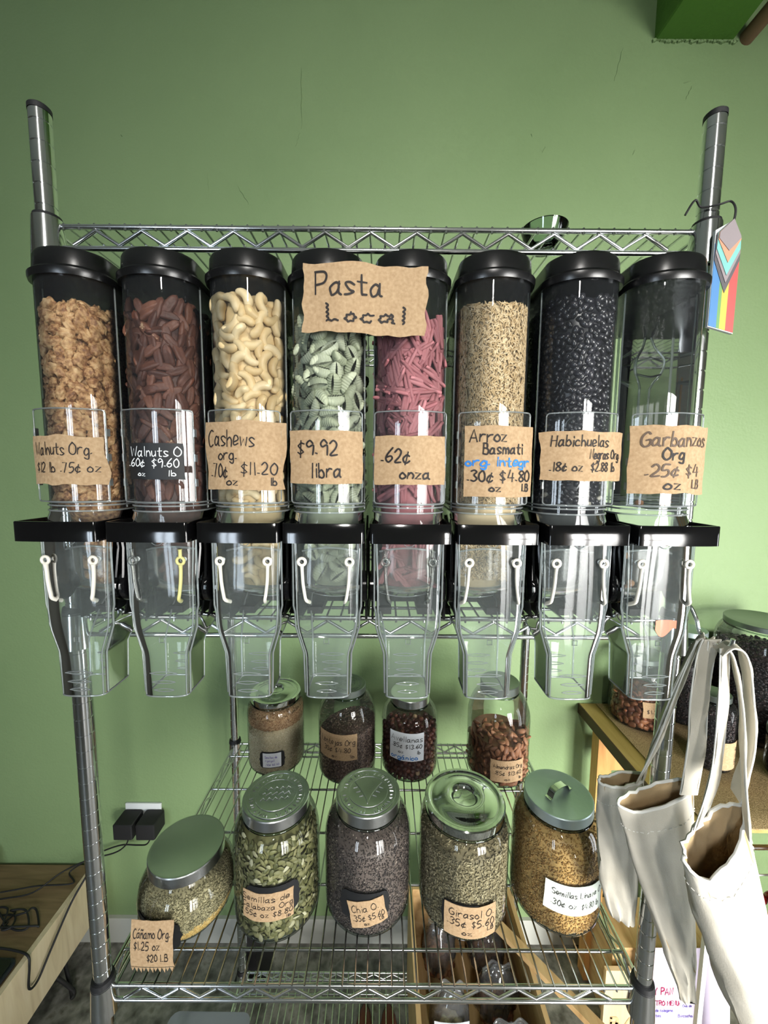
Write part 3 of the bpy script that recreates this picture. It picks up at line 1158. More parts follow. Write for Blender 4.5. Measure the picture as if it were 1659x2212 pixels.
# bin labels ---------------------------------------------------------------
def bin_label(i, u0, u1, z0, z1, lines, mat='kraft_paper', ink='ink_black', seed=1, torn=0.03, lift=0.0012, pen=0.0017, skew=0.0, flare=0.0):
    root = BINS[i]
    W, H = u1 - u0, z1 - z0
    uc, zc = (u0 + u1) / 2, (z0 + z1) / 2
    x = BX[i]

    def fn(u, v, off=0.0010):
        uu = u + uc
        p = hold_pt(uu, zc + v + skew * u)
        e = max(0, abs(u) / (W / 2) - 0.6)
        return (p[0] + x, p[1] - lift - off - flare * e * e, p[2])

    mb = paper_sheet(W, H, fn, seed, torn)
    o = mb.build('paper_label', mat, root, 60)
    write_lines(lines, W, H, fn, 'handwriting', o, ink, seed, pen)


bin_label(0, -.0478, .0433, 1.7219, 1.7794, [('Walnuts Org.', .09, .62, .25, .78), ('$12 lb .75¢ oz', .10, .26, .20, .84)], seed=11, pen=.0013)
bin_label(1, -.0300, .0340, 1.7290, 1.7720, [('Walnuts O', .05, .64, .26, .92), ('.60¢', .0, .36, .22, .34), ('$9.60', .48, .34, .24, .44), ('oz', .2, .10, .13, .14), ('lb', .75, .10, .15, .12)], 'chalk_black', 'ink_white', seed=12, torn=.012, pen=.0011)
bin_label(2, -.0471, .0476, 1.7181, 1.7980, [('Cashews', .05, .64, .24, .62), ('org.', .20, .44, .16, .25), ('.70¢', .08, .18, .20, .24), ('$11.20', .50, .22, .18, .42), ('oz', .31, .06, .12, .14), ('lb', .84, .06, .11, .07)], seed=13, pen=.0016)
bin_label(3, -.0444, .0441, 1.7254, 1.7882, [('$9.92', .12, .54, .27, .55), ('libra', .32, .12, .27, .40)], seed=14, torn=.015, pen=.0021)
bin_label(4, -.0434, .0422, 1.7251, 1.7826, [('.62¢', .10, .46, .28, .40), ('onza', .36, .12, .22, .42)], seed=15, torn=.015, pen=.0021)
bin_label(5, -.0361, .0481, 1.7111, 1.7951, [('Arroz', .06, .78, .17, .50), ('Basmati', .24, .61, .15, .58), ('org. integr', .02, .44, .13, .92, 'ink_blue', 1.1), ('.30¢ $4.80', .04, .22, .16, .92), ('oz', .34, .08, .10, .16), ('LB', .84, .08, .10, .1)], seed=16, torn=.01, pen=.0019)
bin_label(6, -.0486, .0528, 1.7311, 1.7895, [('Habichuelas', .10, .70, .22, .66), ('Negras Org.', .52, .45, .19, .44), ('.18¢ oz', .10, .20, .18, .34), ('$2.88 lb', .54, .20, .18, .34)], seed=17, torn=.02, pen=.0014, flare=.004)
bin_label(7, -.0443, .0533, 1.7166, 1.7972, [('Garbanzos', .10, .70, .21, .84, 'ink_grey'), ('Org', .32, .50, .17, .26), ('.25¢ $4', .16, .26, .17, .68, 'ink_grey'), ('oz', .36, .07, .14, .20), ('LB', .74, .08, .12, .12, 'ink_grey')], seed=18, torn=.03, pen=.0021, flare=.004)

# Pasta Local sign across two bins
W, H = .137, .074


def sign_fn(u, v, off=0.0012):
    return (-.0118 + u + .03 * v * 0, -.0995 - off + 0.9 * (u * u) * 0.5 + .002 * math.sin(u * 60), 1.9312 + v - .035 * u)


mb = paper_sheet(W, H, sign_fn, 31, .022, 20, 12)
sg = mb.build('paper_sign', 'kraft_paper', None, 60)
tag(sg, 'large torn brown paper sign reading Pasta Local taped over two bins', 'sign')
write_lines([('Pasta', .10, .55, .32, .54), ('Local', .19, .16, .26, .62, None, .9, 1)], W, H, sign_fn, 'handwriting', sg, seed=32, pen=.0023)


# ================================================================== food in the bins
ICO1, ICOF1 = ico(1)
ICO2, ICOF2 = ico(2)
ICO3, ICOF3 = ico(3)
ICO4, ICOF4 = ico(4)


def obj_mesh(name, V, F, mat, smooth=True):
    me = bpy.data.meshes.new(name)
    me.from_pydata([tuple(p) for p in V], [], [tuple(int(i) for i in f) for f in F])
    me.materials.append(MATS[mat])
    if smooth:
        me.shade_smooth()
    me.update()
    return me


def lumpy(name, mat, sx, sy, sz, amp, freq, seed, V0=ICO3, F0=ICOF3, crease=0.0):
    V = []
    off = Vector((seed * 7.1, seed * 3.3, seed * 1.7))
    for p in V0:
        v = Vector(p)
        n = noise.noise(v * freq + off) + 0.5 * noise.noise(v * freq * 2.1 + off)
        k = 1 + amp * n
        if crease:
            k -= crease * math.exp(-(v.x / 0.16) ** 2) * (0.5 + 0.5 * abs(v.z))
        V.append((v.x * k * sx, v.y * k * sy, v.z * k * sz))
    return obj_mesh(name, V, F0, mat)


def walnut_mesh(seed):
    V = []
    off = Vector((seed * 5.1, seed * 2.3, seed))
    for p in ICO3:
        v = Vector(p)
        n = noise.noise(v * 2.6 + off)
        n2 = abs(noise.noise(v * 4.2 + off * 1.7))
        k = 1 + 0.34 * n - 0.40 * math.exp(-(n2 / 0.09) ** 2)
        if seed % 3 == 0:
            k -= 0.28 * math.exp(-(v.x / 0.15) ** 2)
        V.append((v.x * k * .0095, v.y * k * .0125, v.z * k * .0062))
    return obj_mesh('walnut_half', V, ICOF3, 'walnut')


def pecan_mesh(seed):
    mb = MB()
    rng = random.Random(seed)
    n, m = 18, 11
    loops = []
    for i in range(m):
        t = -1 + 2 * i / (m - 1)
        r = (max(0, 1 - abs(t) ** 2.4)) ** 0.5
        L = []
        for k in range(n):
            a = 2 * math.pi * k / n
            g = 1 - 0.16 * (0.5 + 0.5 * math.cos(4 * a)) - 0.25 * math.exp(-((math.cos(a)) / 0.2) ** 2) * (1 if math.sin(a) > 0 else .3)
            L.append((r * g * .0062 * math.cos(a) + rng.uniform(-1, 1) * .0002, t * .0145, r * g * .0042 * math.sin(a) + .0008 * (1 - t * t)))
        loops.append(L)
    mb.loft(loops, True, True)
    return mb.mesh('pecan_half', 'pecan', smooth=180)


def cashew_mesh(seed):
    rng = random.Random(seed)
    bend = rng.uniform(1.25, 1.65)
    pts, rs = [], []
    m = 13
    R = .0080
    for i in range(m):
        t = -1 + 2 * i / (m - 1)
        a = t * bend
        pts.append((R * (1 - math.cos(a)) - .004, R * math.sin(a) * 1.25, 0))
        rs.append((max(0.02, 1 - abs(t) ** 3.2) ** .5) * (.0051 + .0010 * t))
    mb = MB()
    mb.tube(pts, rs, 12, flat=1.08)
    return mb.mesh('cashew_nut', 'cashew', smooth=180)


def shell_mesh(seed):
    rng = random.Random(seed)
    op = rng.uniform(0.22, 0.5)
    mb = MB()
    nu, nv = 34, 12
    V = {}

    def pt(a, b, inner):
        # a around the opening lip (0..1), b along the length
        t = -1 + 2 * b
        w = (max(0.0, 1 - abs(t) ** 2.2)) ** 0.6
        ang = math.radians(-90) + (a - .5) * (2 * math.pi - op * 1.3 * w)
        rib = 1 + 0.06 * math.cos(b * 2 * math.pi * 9)
        r = .0088 * w * rib - (0.0009 if inner else 0)
        curl = 0.72
        return (max(r, .0002) * math.cos(ang), t * .0135, max(r, .0002) * math.sin(ang) * curl + .003 * t * t)

    mb.grid(lambda a, b: pt(a, b, False), 18, 34)
    mb.grid(lambda a, b: pt(1 - a, b, True), 18, 34)
    return mb.mesh('shell_pasta', 'shell_pasta', smooth=180)


def twist_mesh(seed):
    """Casarecce: a short rolled strip with two curled lips, S-shaped across, gently bent."""
    rng = random.Random(seed)
    L = rng.uniform(.034, .042)
    bend = rng.uniform(-.004, .003)
    tw = rng.uniform(.4, 1.4)
    m = 12
    prof = []
    for k in range(26):
        a = 2 * math.pi * k / 26
        r = .0030 + .0010 * math.cos(2 * a)
        rr = r * (1 - 0.42 * math.exp(-((abs(math.sin(a)) - 1) / .12) ** 2))
        prof.append((rr * 1.12 * math.cos(a), rr * math.sin(a)))
    loops = []
    for i in range(m):
        t = -1 + 2 * i / (m - 1)
        ca, sa = math.cos(tw * t), math.sin(tw * t)
        s = 1.0 if abs(t) < .99 else .86
        loops.append([(s * (x * ca - y * sa), t * L / 2, s * (x * sa + y * ca) + bend * (1 - t * t)) for x, y in prof])
    loops = [[(x * .55, y * .97, (z - loops[0][0][2] * 0) * .55 + 0 * z) for x, y, z in loops[0]]] + loops + [[(x * .55, y * .97, z * .55) for x, y, z in loops[-1]]]
    return MB().loft(loops, True, True).mesh('twisted_pasta', 'pink_pasta', smooth=70)


def bean_arr(sx, sy, sz, V0=ICO1, notch=0.0):
    V = V0.copy()
    if notch:
        V[:, 1] += notch * (1 - V[:, 0] ** 2)
    return V * np.array([sx, sy, sz])


def front_surface(n, rng, z0, ztop, margin, side, yside=0.075, hw=HW, yf=YF, fd=FD):
    """Points (and inward normals) over the curved front and the flat side that faces the photographer."""
    pos, nor = [], []
    arc = 2.4 * (hw + fd) / 2 * 1.05
    tot = arc + yside
    for _ in range(n):
        z = rng.uniform(z0, ztop)
        q = rng.uniform(0, tot)
        if q < arc or side == 0:
            a = rng.uniform(-math.pi / 2, math.pi / 2)
            x = hw * math.sin(a)
            y = yf + fd - fd * math.cos(a)
            nx, ny = math.sin(a) / hw, -math.cos(a) / fd
            l = math.hypot(nx, ny)
            nx, ny = nx / l, ny / l
        else:
            x, y = side * hw, yf + fd + rng.uniform(0, yside)
            nx, ny = side, 0
        pos.append((x - nx * margin, y - ny * margin, z))
        nor.append((nx, ny, 0))
    return np.array(pos), np.array(nor)


def in_bin(T, m):
    """Keep the points of T that lie inside the curved front by margin m."""
    keep = [((x / (HW - m)) ** 2 + (max(0.0, YF + FD - y) / (FD - m)) ** 2) < 1 for x, y, z in T]
    return T[np.array(keep)]


def bin_core(ztop, inset_d, seed, tilt=0.0, lump=.0025):
    """Closed lumpy body just inside the outer layer of pieces."""
    off = Vector((seed, seed * 2, 0))
    loops = []
    zs = [1.583, 1.60, 1.64, 1.67, 1.695] + [1.70 + (ztop - 1.70) * k / 12 for k in range(13)]
    for z in zs:
        if z >= 1.695:
            P = outline(HW - inset_d, YF + inset_d, YB - .026, FD, pw=2.0)
        else:
            t = (1.695 - z) / .123
            P = outline(HW - inset_d - .006 * t, YF + inset_d + .044 * min(1, t * 2.2), YB - .026 - .055 * t, .014)
        L = []
        for x, y in P:
            n = noise.noise(Vector((x * 70, y * 70, z * 70)) + off)
            L.append((x * (1 + n * lump / .03), y + n * lump, z + (0 if z < ztop - .001 else n * .003)))
        loops.append(L)
    mb = MB().loft(loops, True, True)
    return mb


def place_in_bin(i, name, meshes, z0, ztop, rad, margin, label, group, cat, seed, jit=.35, n=6000, limit=400, top=True, sc=(.9, 1.12), gate=10, yside=.07):
    rng = np.random.default_rng(seed)
    r2 = random.Random(seed)
    side = 1 if BX[i] < -.02 else (-1 if BX[i] > .05 else 0)
    P, N = front_surface(n, r2, z0, ztop, margin, side, yside)
    idx = poisson(P, rad, limit)
    P, N = P[idx], N[idx]
    if top:          # pieces heaped on the top
        T = np.array([(r2.uniform(-HW + .012, HW - .012), r2.uniform(YF + .018, YF + .10), ztop + .002) for _ in range(500)])
        T = in_bin(T, .011)
        k = poisson(T, rad, 22)
        P = np.vstack([P, T[k]])
        N = np.vstack([N, np.tile([0, -.3, 1], (len(k), 1))])
    if gate:         # pieces that rest against the gate
        G = np.array([(r2.uniform(-.029, .029), -.041 + r2.uniform(0, .003), r2.uniform(1.594, 1.645)) for _ in range(200)])
        k = poisson(G, rad * .9, gate)
        P = np.vstack([P, G[k]])
        N = np.vstack([N, np.tile([0, -1, .1], (len(k), 1))])
    R = frame_wall(N, rng, jit)
    P = P + np.array([BX[i], 0, 0])
    return scatter(name, meshes, P, R, rng.uniform(sc[0], sc[1], len(P)).tolist(), label, cat, group)


def core_object(i, name, mat, ztop, inset_d, label, cat, seed, lump=.0025):
    mb = bin_core(ztop, inset_d, seed, lump=lump)
    mb.v = [(x + BX[i], y, z) for x, y, z in mb.v]
    o = mb.build(name, mat, None, 180)
    return tag(o, label, cat, None, 'stuff')


wm_ = [walnut_mesh(k) for k in range(7)]
place_in_bin(0, 'walnut_half', wm_, 1.704, 1.932, .0100, .0085, 'walnut piece packed in the leftmost clear bin', 'walnuts in the leftmost bin', 'walnut', 101, jit=.6, limit=300, sc=(.72, 1.0))
core_object(0, 'walnut_mass', 'walnut', 1.930, .012, 'packed walnuts deep inside the leftmost bin', 'walnuts', 1, .004)
pm_ = [pecan_mesh(k) for k in range(5)]
place_in_bin(1, 'pecan_half', pm_, 1.704, 1.934, .0098, .0068, 'dark pecan half packed in the bin with the black label', 'pecans in the second bin', 'pecan', 102, jit=.5, limit=300)
core_object(1, 'pecan_mass', 'pecan', 1.930, .009, 'packed pecans deep inside the second bin', 'pecans', 2, .003)
cm_ = [cashew_mesh(k) for k in range(6)]
place_in_bin(2, 'cashew_nut', cm_, 1.704, 1.942, .0116, .0072, 'pale curved cashew nut packed in the third bin', 'cashews in the third bin', 'cashew', 103, jit=.3, limit=300)
core_object(2, 'cashew_mass', 'cashew', 1.938, .011, 'packed cashews deep inside the third bin', 'cashews', 3, .003)
sm_ = [shell_mesh(k) for k in range(6)]
place_in_bin(3, 'shell_pasta', sm_, 1.706, 1.915, .0130, .0088, 'ribbed green pasta shell packed in the fourth bin', 'shell pasta in the fourth bin', 'pasta', 104, jit=.9, limit=300)
core_object(3, 'shell_mass', 'shell_pasta', 1.908, .013, 'packed green pasta shells deep inside the fourth bin', 'pasta', 4, .004)
tm_ = [twist_mesh(k) for k in range(7)]
place_in_bin(4, 'twisted_pasta', tm_, 1.715, 1.912, .0098, .0068, 'pink twisted pasta piece packed in the fifth bin', 'pink pasta in the fifth bin', 'pasta', 105, jit=.25, limit=300, gate=14)
core_object(4, 'twist_mass', 'pink_pasta', 1.908, .009, 'packed pink pasta deep inside the fifth bin', 'pasta', 5, .003)

# rice: countless grains
rng = np.random.default_rng(6)
r2 = random.Random(6)
GR = np.array([[0, -1, 0], [0, 1, 0]] + [[.85 * math.cos(a), y, .85 * math.sin(a)] for y in (-.55, .55) for a in (0.4, 1.97, 3.54, 5.11)])
GF = np.array([[0, 2 + k, 2 + (k + 1) % 4] for k in range(4)] + [[1, 6 + (k + 1) % 4, 6 + k] for k in range(4)] + [t for k in range(4) for t in ((2 + k, 6 + k, 6 + (k + 1) % 4), (2 + k, 6 + (k + 1) % 4, 2 + (k + 1) % 4))])
P, N = front_surface(9500, r2, 1.700, 1.937, .0032, -1, .07)
T = np.array([(r2.uniform(-HW + .004, HW - .004), r2.uniform(YF + .01, YF + .12), 1.938 + r2.uniform(-.001, .002)) for _ in range(2200)])
T = in_bin(T, .005)
G = np.array([(r2.uniform(-.031, .031), -.046 + r2.uniform(0, .003), r2.uniform(1.598, 1.648)) for _ in range(700)])
P = np.vstack([P, T, G]) + np.array([BX[5], 0, 0])
N = np.vstack([N, np.tile([0, -.2, 1.], (len(T), 1)), np.tile([0, -1., 0], (700, 1))])
core = bin_core(1.936, .0052, 6, lump=.0006)
core.v = [(x + BX[5], y, z) for x, y, z in core.v]
mass('rice', 'rice_grain', GR, GF, P, frame_wall(N, rng, .22), rng.uniform(.85, 1.05, (len(P), 1)) * np.array([[.0010, .0037, .0010]]), (core.v, core.f), None, 'brown rice grains filling the sixth bin', 'rice')

# black beans: the nearest three hundred one by one, the rest as one mass
bm_ = [obj_mesh('black_bean', bean_arr(.0056, .0037, .0030, ICO2, .25), ICOF2, 'black_bean'), obj_mesh('black_bean', bean_arr(.0052, .0038, .0031, ICO2, .18), ICOF2, 'black_bean')]
rng = np.random.default_rng(7)
r2 = random.Random(7)
P, N = front_surface(9000, r2, 1.700, 1.945, .0052, -1, .07)
k = poisson(P, .0055, 1600)
P, N = P[k], N[k]
d = np.abs(P[:, 0] + .005) + 0.15 * np.abs(P[:, 2] - 1.88) + (P[:, 2] < 1.79) * .05
o_ = np.argsort(d)
near, far = o_[:300], o_[300:]
off = np.array([BX[6], 0, 0])
scatter('black_bean', bm_, P[near] + off, frame_rot(N[near], rng, .3), rng.uniform(.9, 1.1, 300).tolist(), 'glossy black bean against the front of the black bean bin', 'bean', 'black beans in the seventh bin')
T = np.array([(r2.uniform(-HW + .006, HW - .006), r2.uniform(YF + .014, YF + .12), 1.945 + r2.uniform(-.001, .003)) for _ in range(1200)])
T = in_bin(T, .007)
T = T[poisson(T, .0062, 200)]
G = np.array([(r2.uniform(-.031, .031), -.042 + r2.uniform(0, .003), r2.uniform(1.598, 1.648)) for _ in range(900)])
G = G[poisson(G, .0062, 120)]
core = bin_core(1.944, .0055, 7, lump=.0012)
core.v = [(x + BX[6], y, z) for x, y, z in core.v]
PP = np.vstack([P[far], T, G]) + off
NN = np.vstack([N[far], np.tile([0, -.2, 1.], (len(T), 1)), np.tile([0, -1., 0], (len(G), 1))])
mass('black_bean_mass', 'black_bean_mass', bean_arr(1, 1, 1, ICO1, .2), ICOF1, PP, frame_rot(NN, rng, .3), np.tile([[.0056, .0037, .0030]], (len(PP), 1)), (core.v, core.f), None, 'the other black beans filling the seventh bin', 'beans')

# chickpeas left in the last bin
ck = [lumpy('chickpea', 'chickpea', .0050, .0050, .0048, .14, 1.6, s, ICO2, ICOF2) for s in (1, 2)]
rng = np.random.default_rng(8)
r2 = random.Random(8)
G = []
for k in range(700):
    z = r2.uniform(1.566, 1.640)
    G.append((r2.uniform(-.033, -.004), r2.uniform(-.036, .03), z))
G = np.array(G)
G = G[poisson(G, .0098, 44)]
two = np.array([[-.0235, YF + .016, 1.7035], [.0035, YF + .009, 1.7035]])
G = np.vstack([G, two]) + np.array([BX[7], 0, 0])
scatter('chickpea', ck, G, rand_rot(rng, len(G)), 1.0, 'tan chickpea left in the nearly empty rightmost bin', 'chickpea', 'chickpeas in the rightmost bin')
mb = MB()
mb.grid(lambda a, b: (BX[7] - .006 + .026 * a, -.0908 + .003 * math.sin(a * 3), 1.560 - (.022 * b) * (0.45 + 0.55 * math.sin(math.pi * min(1, a * 1.1 + .05)))), 12, 6)
tag(mb.build('orange_sticker', 'orange_label', BINS[7], 60), 'torn orange sticker')


# ================================================================== jars
JZ = SH['low'] + 0.0047      # top of the wire deck


def jar_body(c, r, nr, z0, zs, zn, foot=.012, n=48, bulge=0.0):
    """Closed foot, straight or bulging wall, shoulder, neck. Returns wall profile."""
    x, y = c
    prof = [(.0005, z0 + .006), (r - foot - .012, z0 + .005), (r - foot - .006, z0), (r - foot, z0), (r - .004, z0 + .005), (r - .001, z0 + .012), (r, z0 + .022)]
    k = 6
    for i in range(1, k + 1):
        t = i / k
        prof.append((r + bulge * math.sin(math.pi * t), z0 + .022 + (zs - z0 - .022) * t))
    for i in range(1, 8):
        t = i / 7
        a = t * math.pi / 2
        prof.append((nr + (r - nr) * math.cos(a) ** 1.2 * (1 if t < 1 else 0), zs + (zn - zs) * (math.sin(a) ** 1.15)))
    prof.append((nr, zn + .012))
    return MB().lathe(prof, n, (x, y, 0)), prof


def wall_r(prof, z):
    best = prof[3][0]
    for (r0, a), (r1, b) in zip(prof[2:-1], prof[3:]):
        if a <= z <= b and b > a:
            best = r0 + (r1 - r0) * (z - a) / (b - a)
    return best


def jar_label_fn(c, rfun, phi, zc, tilt=0.0, flat=0.0, lift=.0012):
    ct, st = math.cos(tilt), math.sin(tilt)

    def fn(u, v, off=0.0010):
        uu, vv = u * ct - v * st, u * st + v * ct
        r = rfun + lift + off
        a = math.radians(phi) + uu / rfun * (1 - flat)
        return (c[0] + r * math.sin(a) + flat * uu * math.cos(math.radians(phi)) * 0.6, c[1] - r * math.cos(a), zc + vv)
    return fn


def jar_label(root, c, r, phi, zc, W, H, lines, mat='kraft_paper', ink='ink_black', seed=1, tilt=0.0, torn=.02, pen=.0011, teeth=False, lift=.0012, name='paper_label'):
    fn = jar_label_fn(c, r, phi, zc, tilt, lift=lift)
    o = paper_sheet(W, H, fn, seed, torn, teeth=teeth).build(name, mat, root, 60)
    if lines:
        write_lines(lines, W, H, fn, 'handwriting', o, ink, seed, pen)
    return o


def chalk_tag(root, c, r, phi, zc, W, H, lift=.0006, bracket=True):
    """Black tag with scalloped ends."""
    fn = jar_label_fn(c, r, phi, zc, 0, lift=lift)
    mb = MB()
    rows = [(-.5, .40), (-.42, .47), (-.3, .5), (-.12, .5), (0, .54 if bracket else .5), (.12, .5), (.3, .5), (.42, .47), (.5, .40)]
    for sgn in (1, -1):
        mb.grid(lambda a, b: fn((-1 + 2 * (a if sgn > 0 else 1 - a)) * rows[round(b * 8)][1] * W, rows[round(b * 8)][0] * H, .0002 * sgn), 10, 8)
    return mb.build('chalk_label', 'chalk_black', root, 60)


def grains_on_jar(c, prof, z0, ztop, n, rng, gap, tilt=0.0, phir=115, ntop=900):
    P, N = [], []
    for _ in range(n):
        a = math.radians(rng.uniform(-phir, phir))
        z = rng.uniform(z0, ztop)
        zt = z + tilt * math.sin(a) * (z - z0) / max(ztop - z0, .01)
        r = wall_r(prof, zt) - gap
        P.append((c[0] + r * math.sin(a), c[1] - r * math.cos(a), zt))
        N.append((math.sin(a), -math.cos(a), 0))
    for _ in range(ntop):
        a = rng.uniform(0, 2 * math.pi)
        q = math.sqrt(rng.random())
        r = (wall_r(prof, ztop) - gap) * q
        P.append((c[0] + r * math.sin(a), c[1] - r * math.cos(a), ztop + tilt * math.sin(a) * q + .003 * (1 - q)))
        N.append((0, -.2, 1))
    return np.array(P), np.array(N)


def jar_core(c, prof, z0, ztop, gap, tilt=0.0, n=32):
    loops = []
    for k in range(11):
        z = z0 + (ztop - z0) * k / 10
        r = max(.004, wall_r(prof, z) - gap)
        loops.append([(c[0] + r * math.cos(t), c[1] + r * math.sin(t), z + tilt * math.cos(t) * k / 10) for t in [2 * math.pi * j / n for j in range(n)]])
    return MB().loft(loops, True, True)


def grain_jar(name, mat, c, prof, z0, ztop, n, size, seed, label, cat, tilt=0.0, base=None, ntop=900, jit=.4):
    rng, rr = np.random.default_rng(seed), random.Random(seed)
    gap = .0028 + size[2]
    P, N = grains_on_jar(c, prof, z0, ztop, n, rr, gap, tilt, ntop=ntop)
    core = jar_core(c, prof, z0, ztop, gap + size[2] * .7, tilt)
    BV, BF = base if base else (GR, GF)
    return mass(name, mat, BV, BF, P, frame_rot(N, rng, jit), rng.uniform(.8, 1.15, (len(P), 1)) * np.array([size]), (core.v, core.f), None, label, cat)


def flat_lid(root, c, r, z0, z1, mat='brushed_steel', emboss=0, top_mat=None):
    prof = [(r - .002, z0), (r, z0 + .0006), (r, z1 - .0016), (r - .0012, z1), (r - .004, z1), (r - .0055, z1 - .0007), (.0005, z1 - .0007)]
    o = MB().lathe(prof, 56, (c[0], c[1], 0)).build('lid', mat, root, 30)
    if emboss:
        mb = MB()
        rng = random.Random(emboss)
        for rr_ in (r * .86, r * .60):
            mb.tube([(c[0] + rr_ * math.cos(a), c[1] + rr_ * math.sin(a), z1 - .0005) for a in [2 * math.pi * k / 60 for k in range(60)]], .0006, 5, closed=True)
        for k in range(34):        # ring of worn raised characters
            a = 2 * math.pi * k / 34
            if k % 9 == 8:
                continue
            ca, sa = math.cos(a), math.sin(a)
            for q in range(rng.choice((2, 2, 3))):
                a2 = a + rng.uniform(-.05, .05)
                b0, b1 = r * (.67 + rng.uniform(0, .05)), r * (.80 - rng.uniform(0, .04))
                a3 = a2 + rng.uniform(-.05, .05)
                mb.tube([(c[0] + b0 * math.cos(a2), c[1] + b0 * math.sin(a2), z1 - .0004), (c[0] + b1 * math.cos(a3), c[1] + b1 * math.sin(a3), z1 - .0004)], .0006, 5)
        if emboss % 2:             # crossed sprigs in the middle
            for s in (-1, 1):
                mb.tube([(c[0] + s * r * t * .5, c[1] + r * (-.45 + .9 * abs(t) ** .7), z1 - .0004) for t in (0, .15, .35, .6, .85)], .0009, 5)
                for t in (.3, .5, .7):
                    mb.tube([(c[0] + s * r * t * .5, c[1] + r * (-.4 + .8 * t), z1 - .0004), (c[0] + s * r * (t * .5 + .12), c[1] + r * (-.45 + .8 * t), z1 - .0004)], [.0012, .0004], 5)
        else:
            for q in (-1, 0, 1):
                pts = [(c[0] + r * (-.42 + .84 * k / 14), c[1] + r * (q * .2 + .06 * math.sin(k * 2.1 + q) + .10 * (k / 14)), z1 - .0004) for k in range(15)]
                mb.tube(pts, .0007, 5)
        mb.build('embossing', mat, o, 60)
    return o


def lidded_jar(name, c, r, lr, ztop, zband, label, zs=1.055, lid='flat', lidmat='brushed_steel', emboss=0, z0=JZ, bulge=0.0, group=None):
    root = thing(name, (c[0], c[1], z0), label, 'jar', group)
    mb, prof = jar_body(c, r, lr - .004, z0, zs, zband - .004, bulge=bulge)
    g = mb.build('glass_body', 'jar_glass', root, 60)
    mb = MB()          # thick glass of the foot and the neck bead
    mb.tube([(c[0] + (r - .012) * math.cos(a), c[1] + (r - .012) * math.sin(a), z0 + .003) for a in [2 * math.pi * k / 48 for k in range(48)]], .0028, 8, closed=True)
    mb.build('foot_ring', 'jar_glass_thick', g, 60)
    mb = MB()
    mb.tube([(c[0] + (lr - .002) * math.cos(a), c[1] + (lr - .002) * math.sin(a), zband - .005) for a in [2 * math.pi * k / 48 for k in range(48)]], .0022, 8, closed=True)
    mb.build('neck_bead', 'jar_glass_thick', g, 60)
    if lid == 'flat':
        flat_lid(root, c, lr, zband, ztop, lidmat, emboss)
    elif lid == 'dome':
        pr = [(lr - .002, zband), (lr, zband + .0006), (lr + .0008, ztop - .004), (lr + .0008, ztop - .002), (lr - .001, ztop), (lr - .006, ztop), (lr - .009, ztop - .003), (lr - .014, ztop - .0035), (lr - .022, ztop + .001), (lr - .036, ztop + .006), (lr * .40, ztop + .0065), (lr * .33, ztop + .004), (lr * .28, ztop - .002), (lr * .15, ztop - .005), (.0005, ztop - .006)]
        MB().lathe(pr, 56, (c[0], c[1], 0)).build('lid', lidmat, root, 40)
    elif lid == 'strap':
        o = flat_lid(root, c, lr, zband, ztop, lidmat)
        mb = MB()
        a0 = math.radians(28)
        d = Vector((math.cos(a0), math.sin(a0), 0))
        w = Vector((-math.sin(a0), math.cos(a0), 0)) * .0065
        pts = [Vector((c[0], c[1], 0)) + d * s + Vector((0, 0, ztop + h)) for s, h in ((-.030, .0006), (-.024, .0006), (-.0225, .004), (-.019, .0105), (-.013, .0135), (0, .0145), (.013, .0135), (.019, .0105), (.0225, .004), (.024, .0006), (.030, .0006))]
        loops = [[p + w, p - w, p - w + Vector((0, 0, .0011)), p + w + Vector((0, 0, .0011))] for p in pts]
        mb.loft(loops, True, True)
        mb.build('lid_handle', 'mirror_steel', o, 50)
    return root, prof


FLAT = (ICO1, ICOF1)
# --- front row
C2 = (-.187, .125)
jr, pf = lidded_jar('glass_jar', C2, .0796, .0614, 1.1347, 1.1150, 'glass jar of green pumpkin seeds with an embossed steel lid', zs=1.060, emboss=22)
chalk_tag(jr, C2, .0796, 8, 1.004, .094, .056)
jar_label(jr, C2, .0796, 2, .994, .090, .054, [('Semillas de', .0, .70, .20, .92), ('Calabaza Org', .0, .44, .18, .98), ('.55¢ oz $8.80', .03, .18, .18, .94), ('lb', .85, .03, .1, .08)], seed=41, tilt=.0, pen=.0010)
# pumpkin seeds: three hundred one by one, the rest as one mass
rng, rr = np.random.default_rng(42), random.Random(42)
P, N = grains_on_jar(C2, pf, JZ + .012, 1.098, 9000, rr, .0060, phir=100, ntop=0)
k = poisson(P, .0066, 1500)
P, N = P[k], N[k]
ang = np.arctan2(P[:, 0] - C2[0], -(P[:, 1] - C2[1]))
hid = (np.abs(P[:, 2] - .996) < .026) & (np.abs(ang - .05) < .5)
d = np.abs(ang - .25) + hid * 3.0
o_ = np.argsort(d)
near, far = o_[:300], o_[300:]
ps = ICO2.copy()
ps[:, 0] *= (1 - .28 * ps[:, 1])
ps = ps * np.array([.0042, .0070, .0013])
psm = [obj_mesh('pumpkin_seed', ps, ICOF2, 'pumpkin_seed')]
scatter('pumpkin_seed', psm, P[near], frame_rot(N[near], rng, .34), rng.uniform(.85, 1.15, 300).tolist(), 'flat green pumpkin seed at the front of the pumpkin seed jar', 'seed', 'pumpkin seeds in the glass jar')
core = jar_core(C2, pf, JZ + .010, 1.096, .0085)
mass('pumpkin_seed_mass', 'pumpkin_seed_mass', ICO1 * np.array([.0042, .0070, .0014]), ICOF1, P[far], frame_rot(N[far], rng, .25), np.ones((len(far), 3)), (core.v, core.f), None, 'the other pumpkin seeds filling the embossed lid jar', 'seeds')

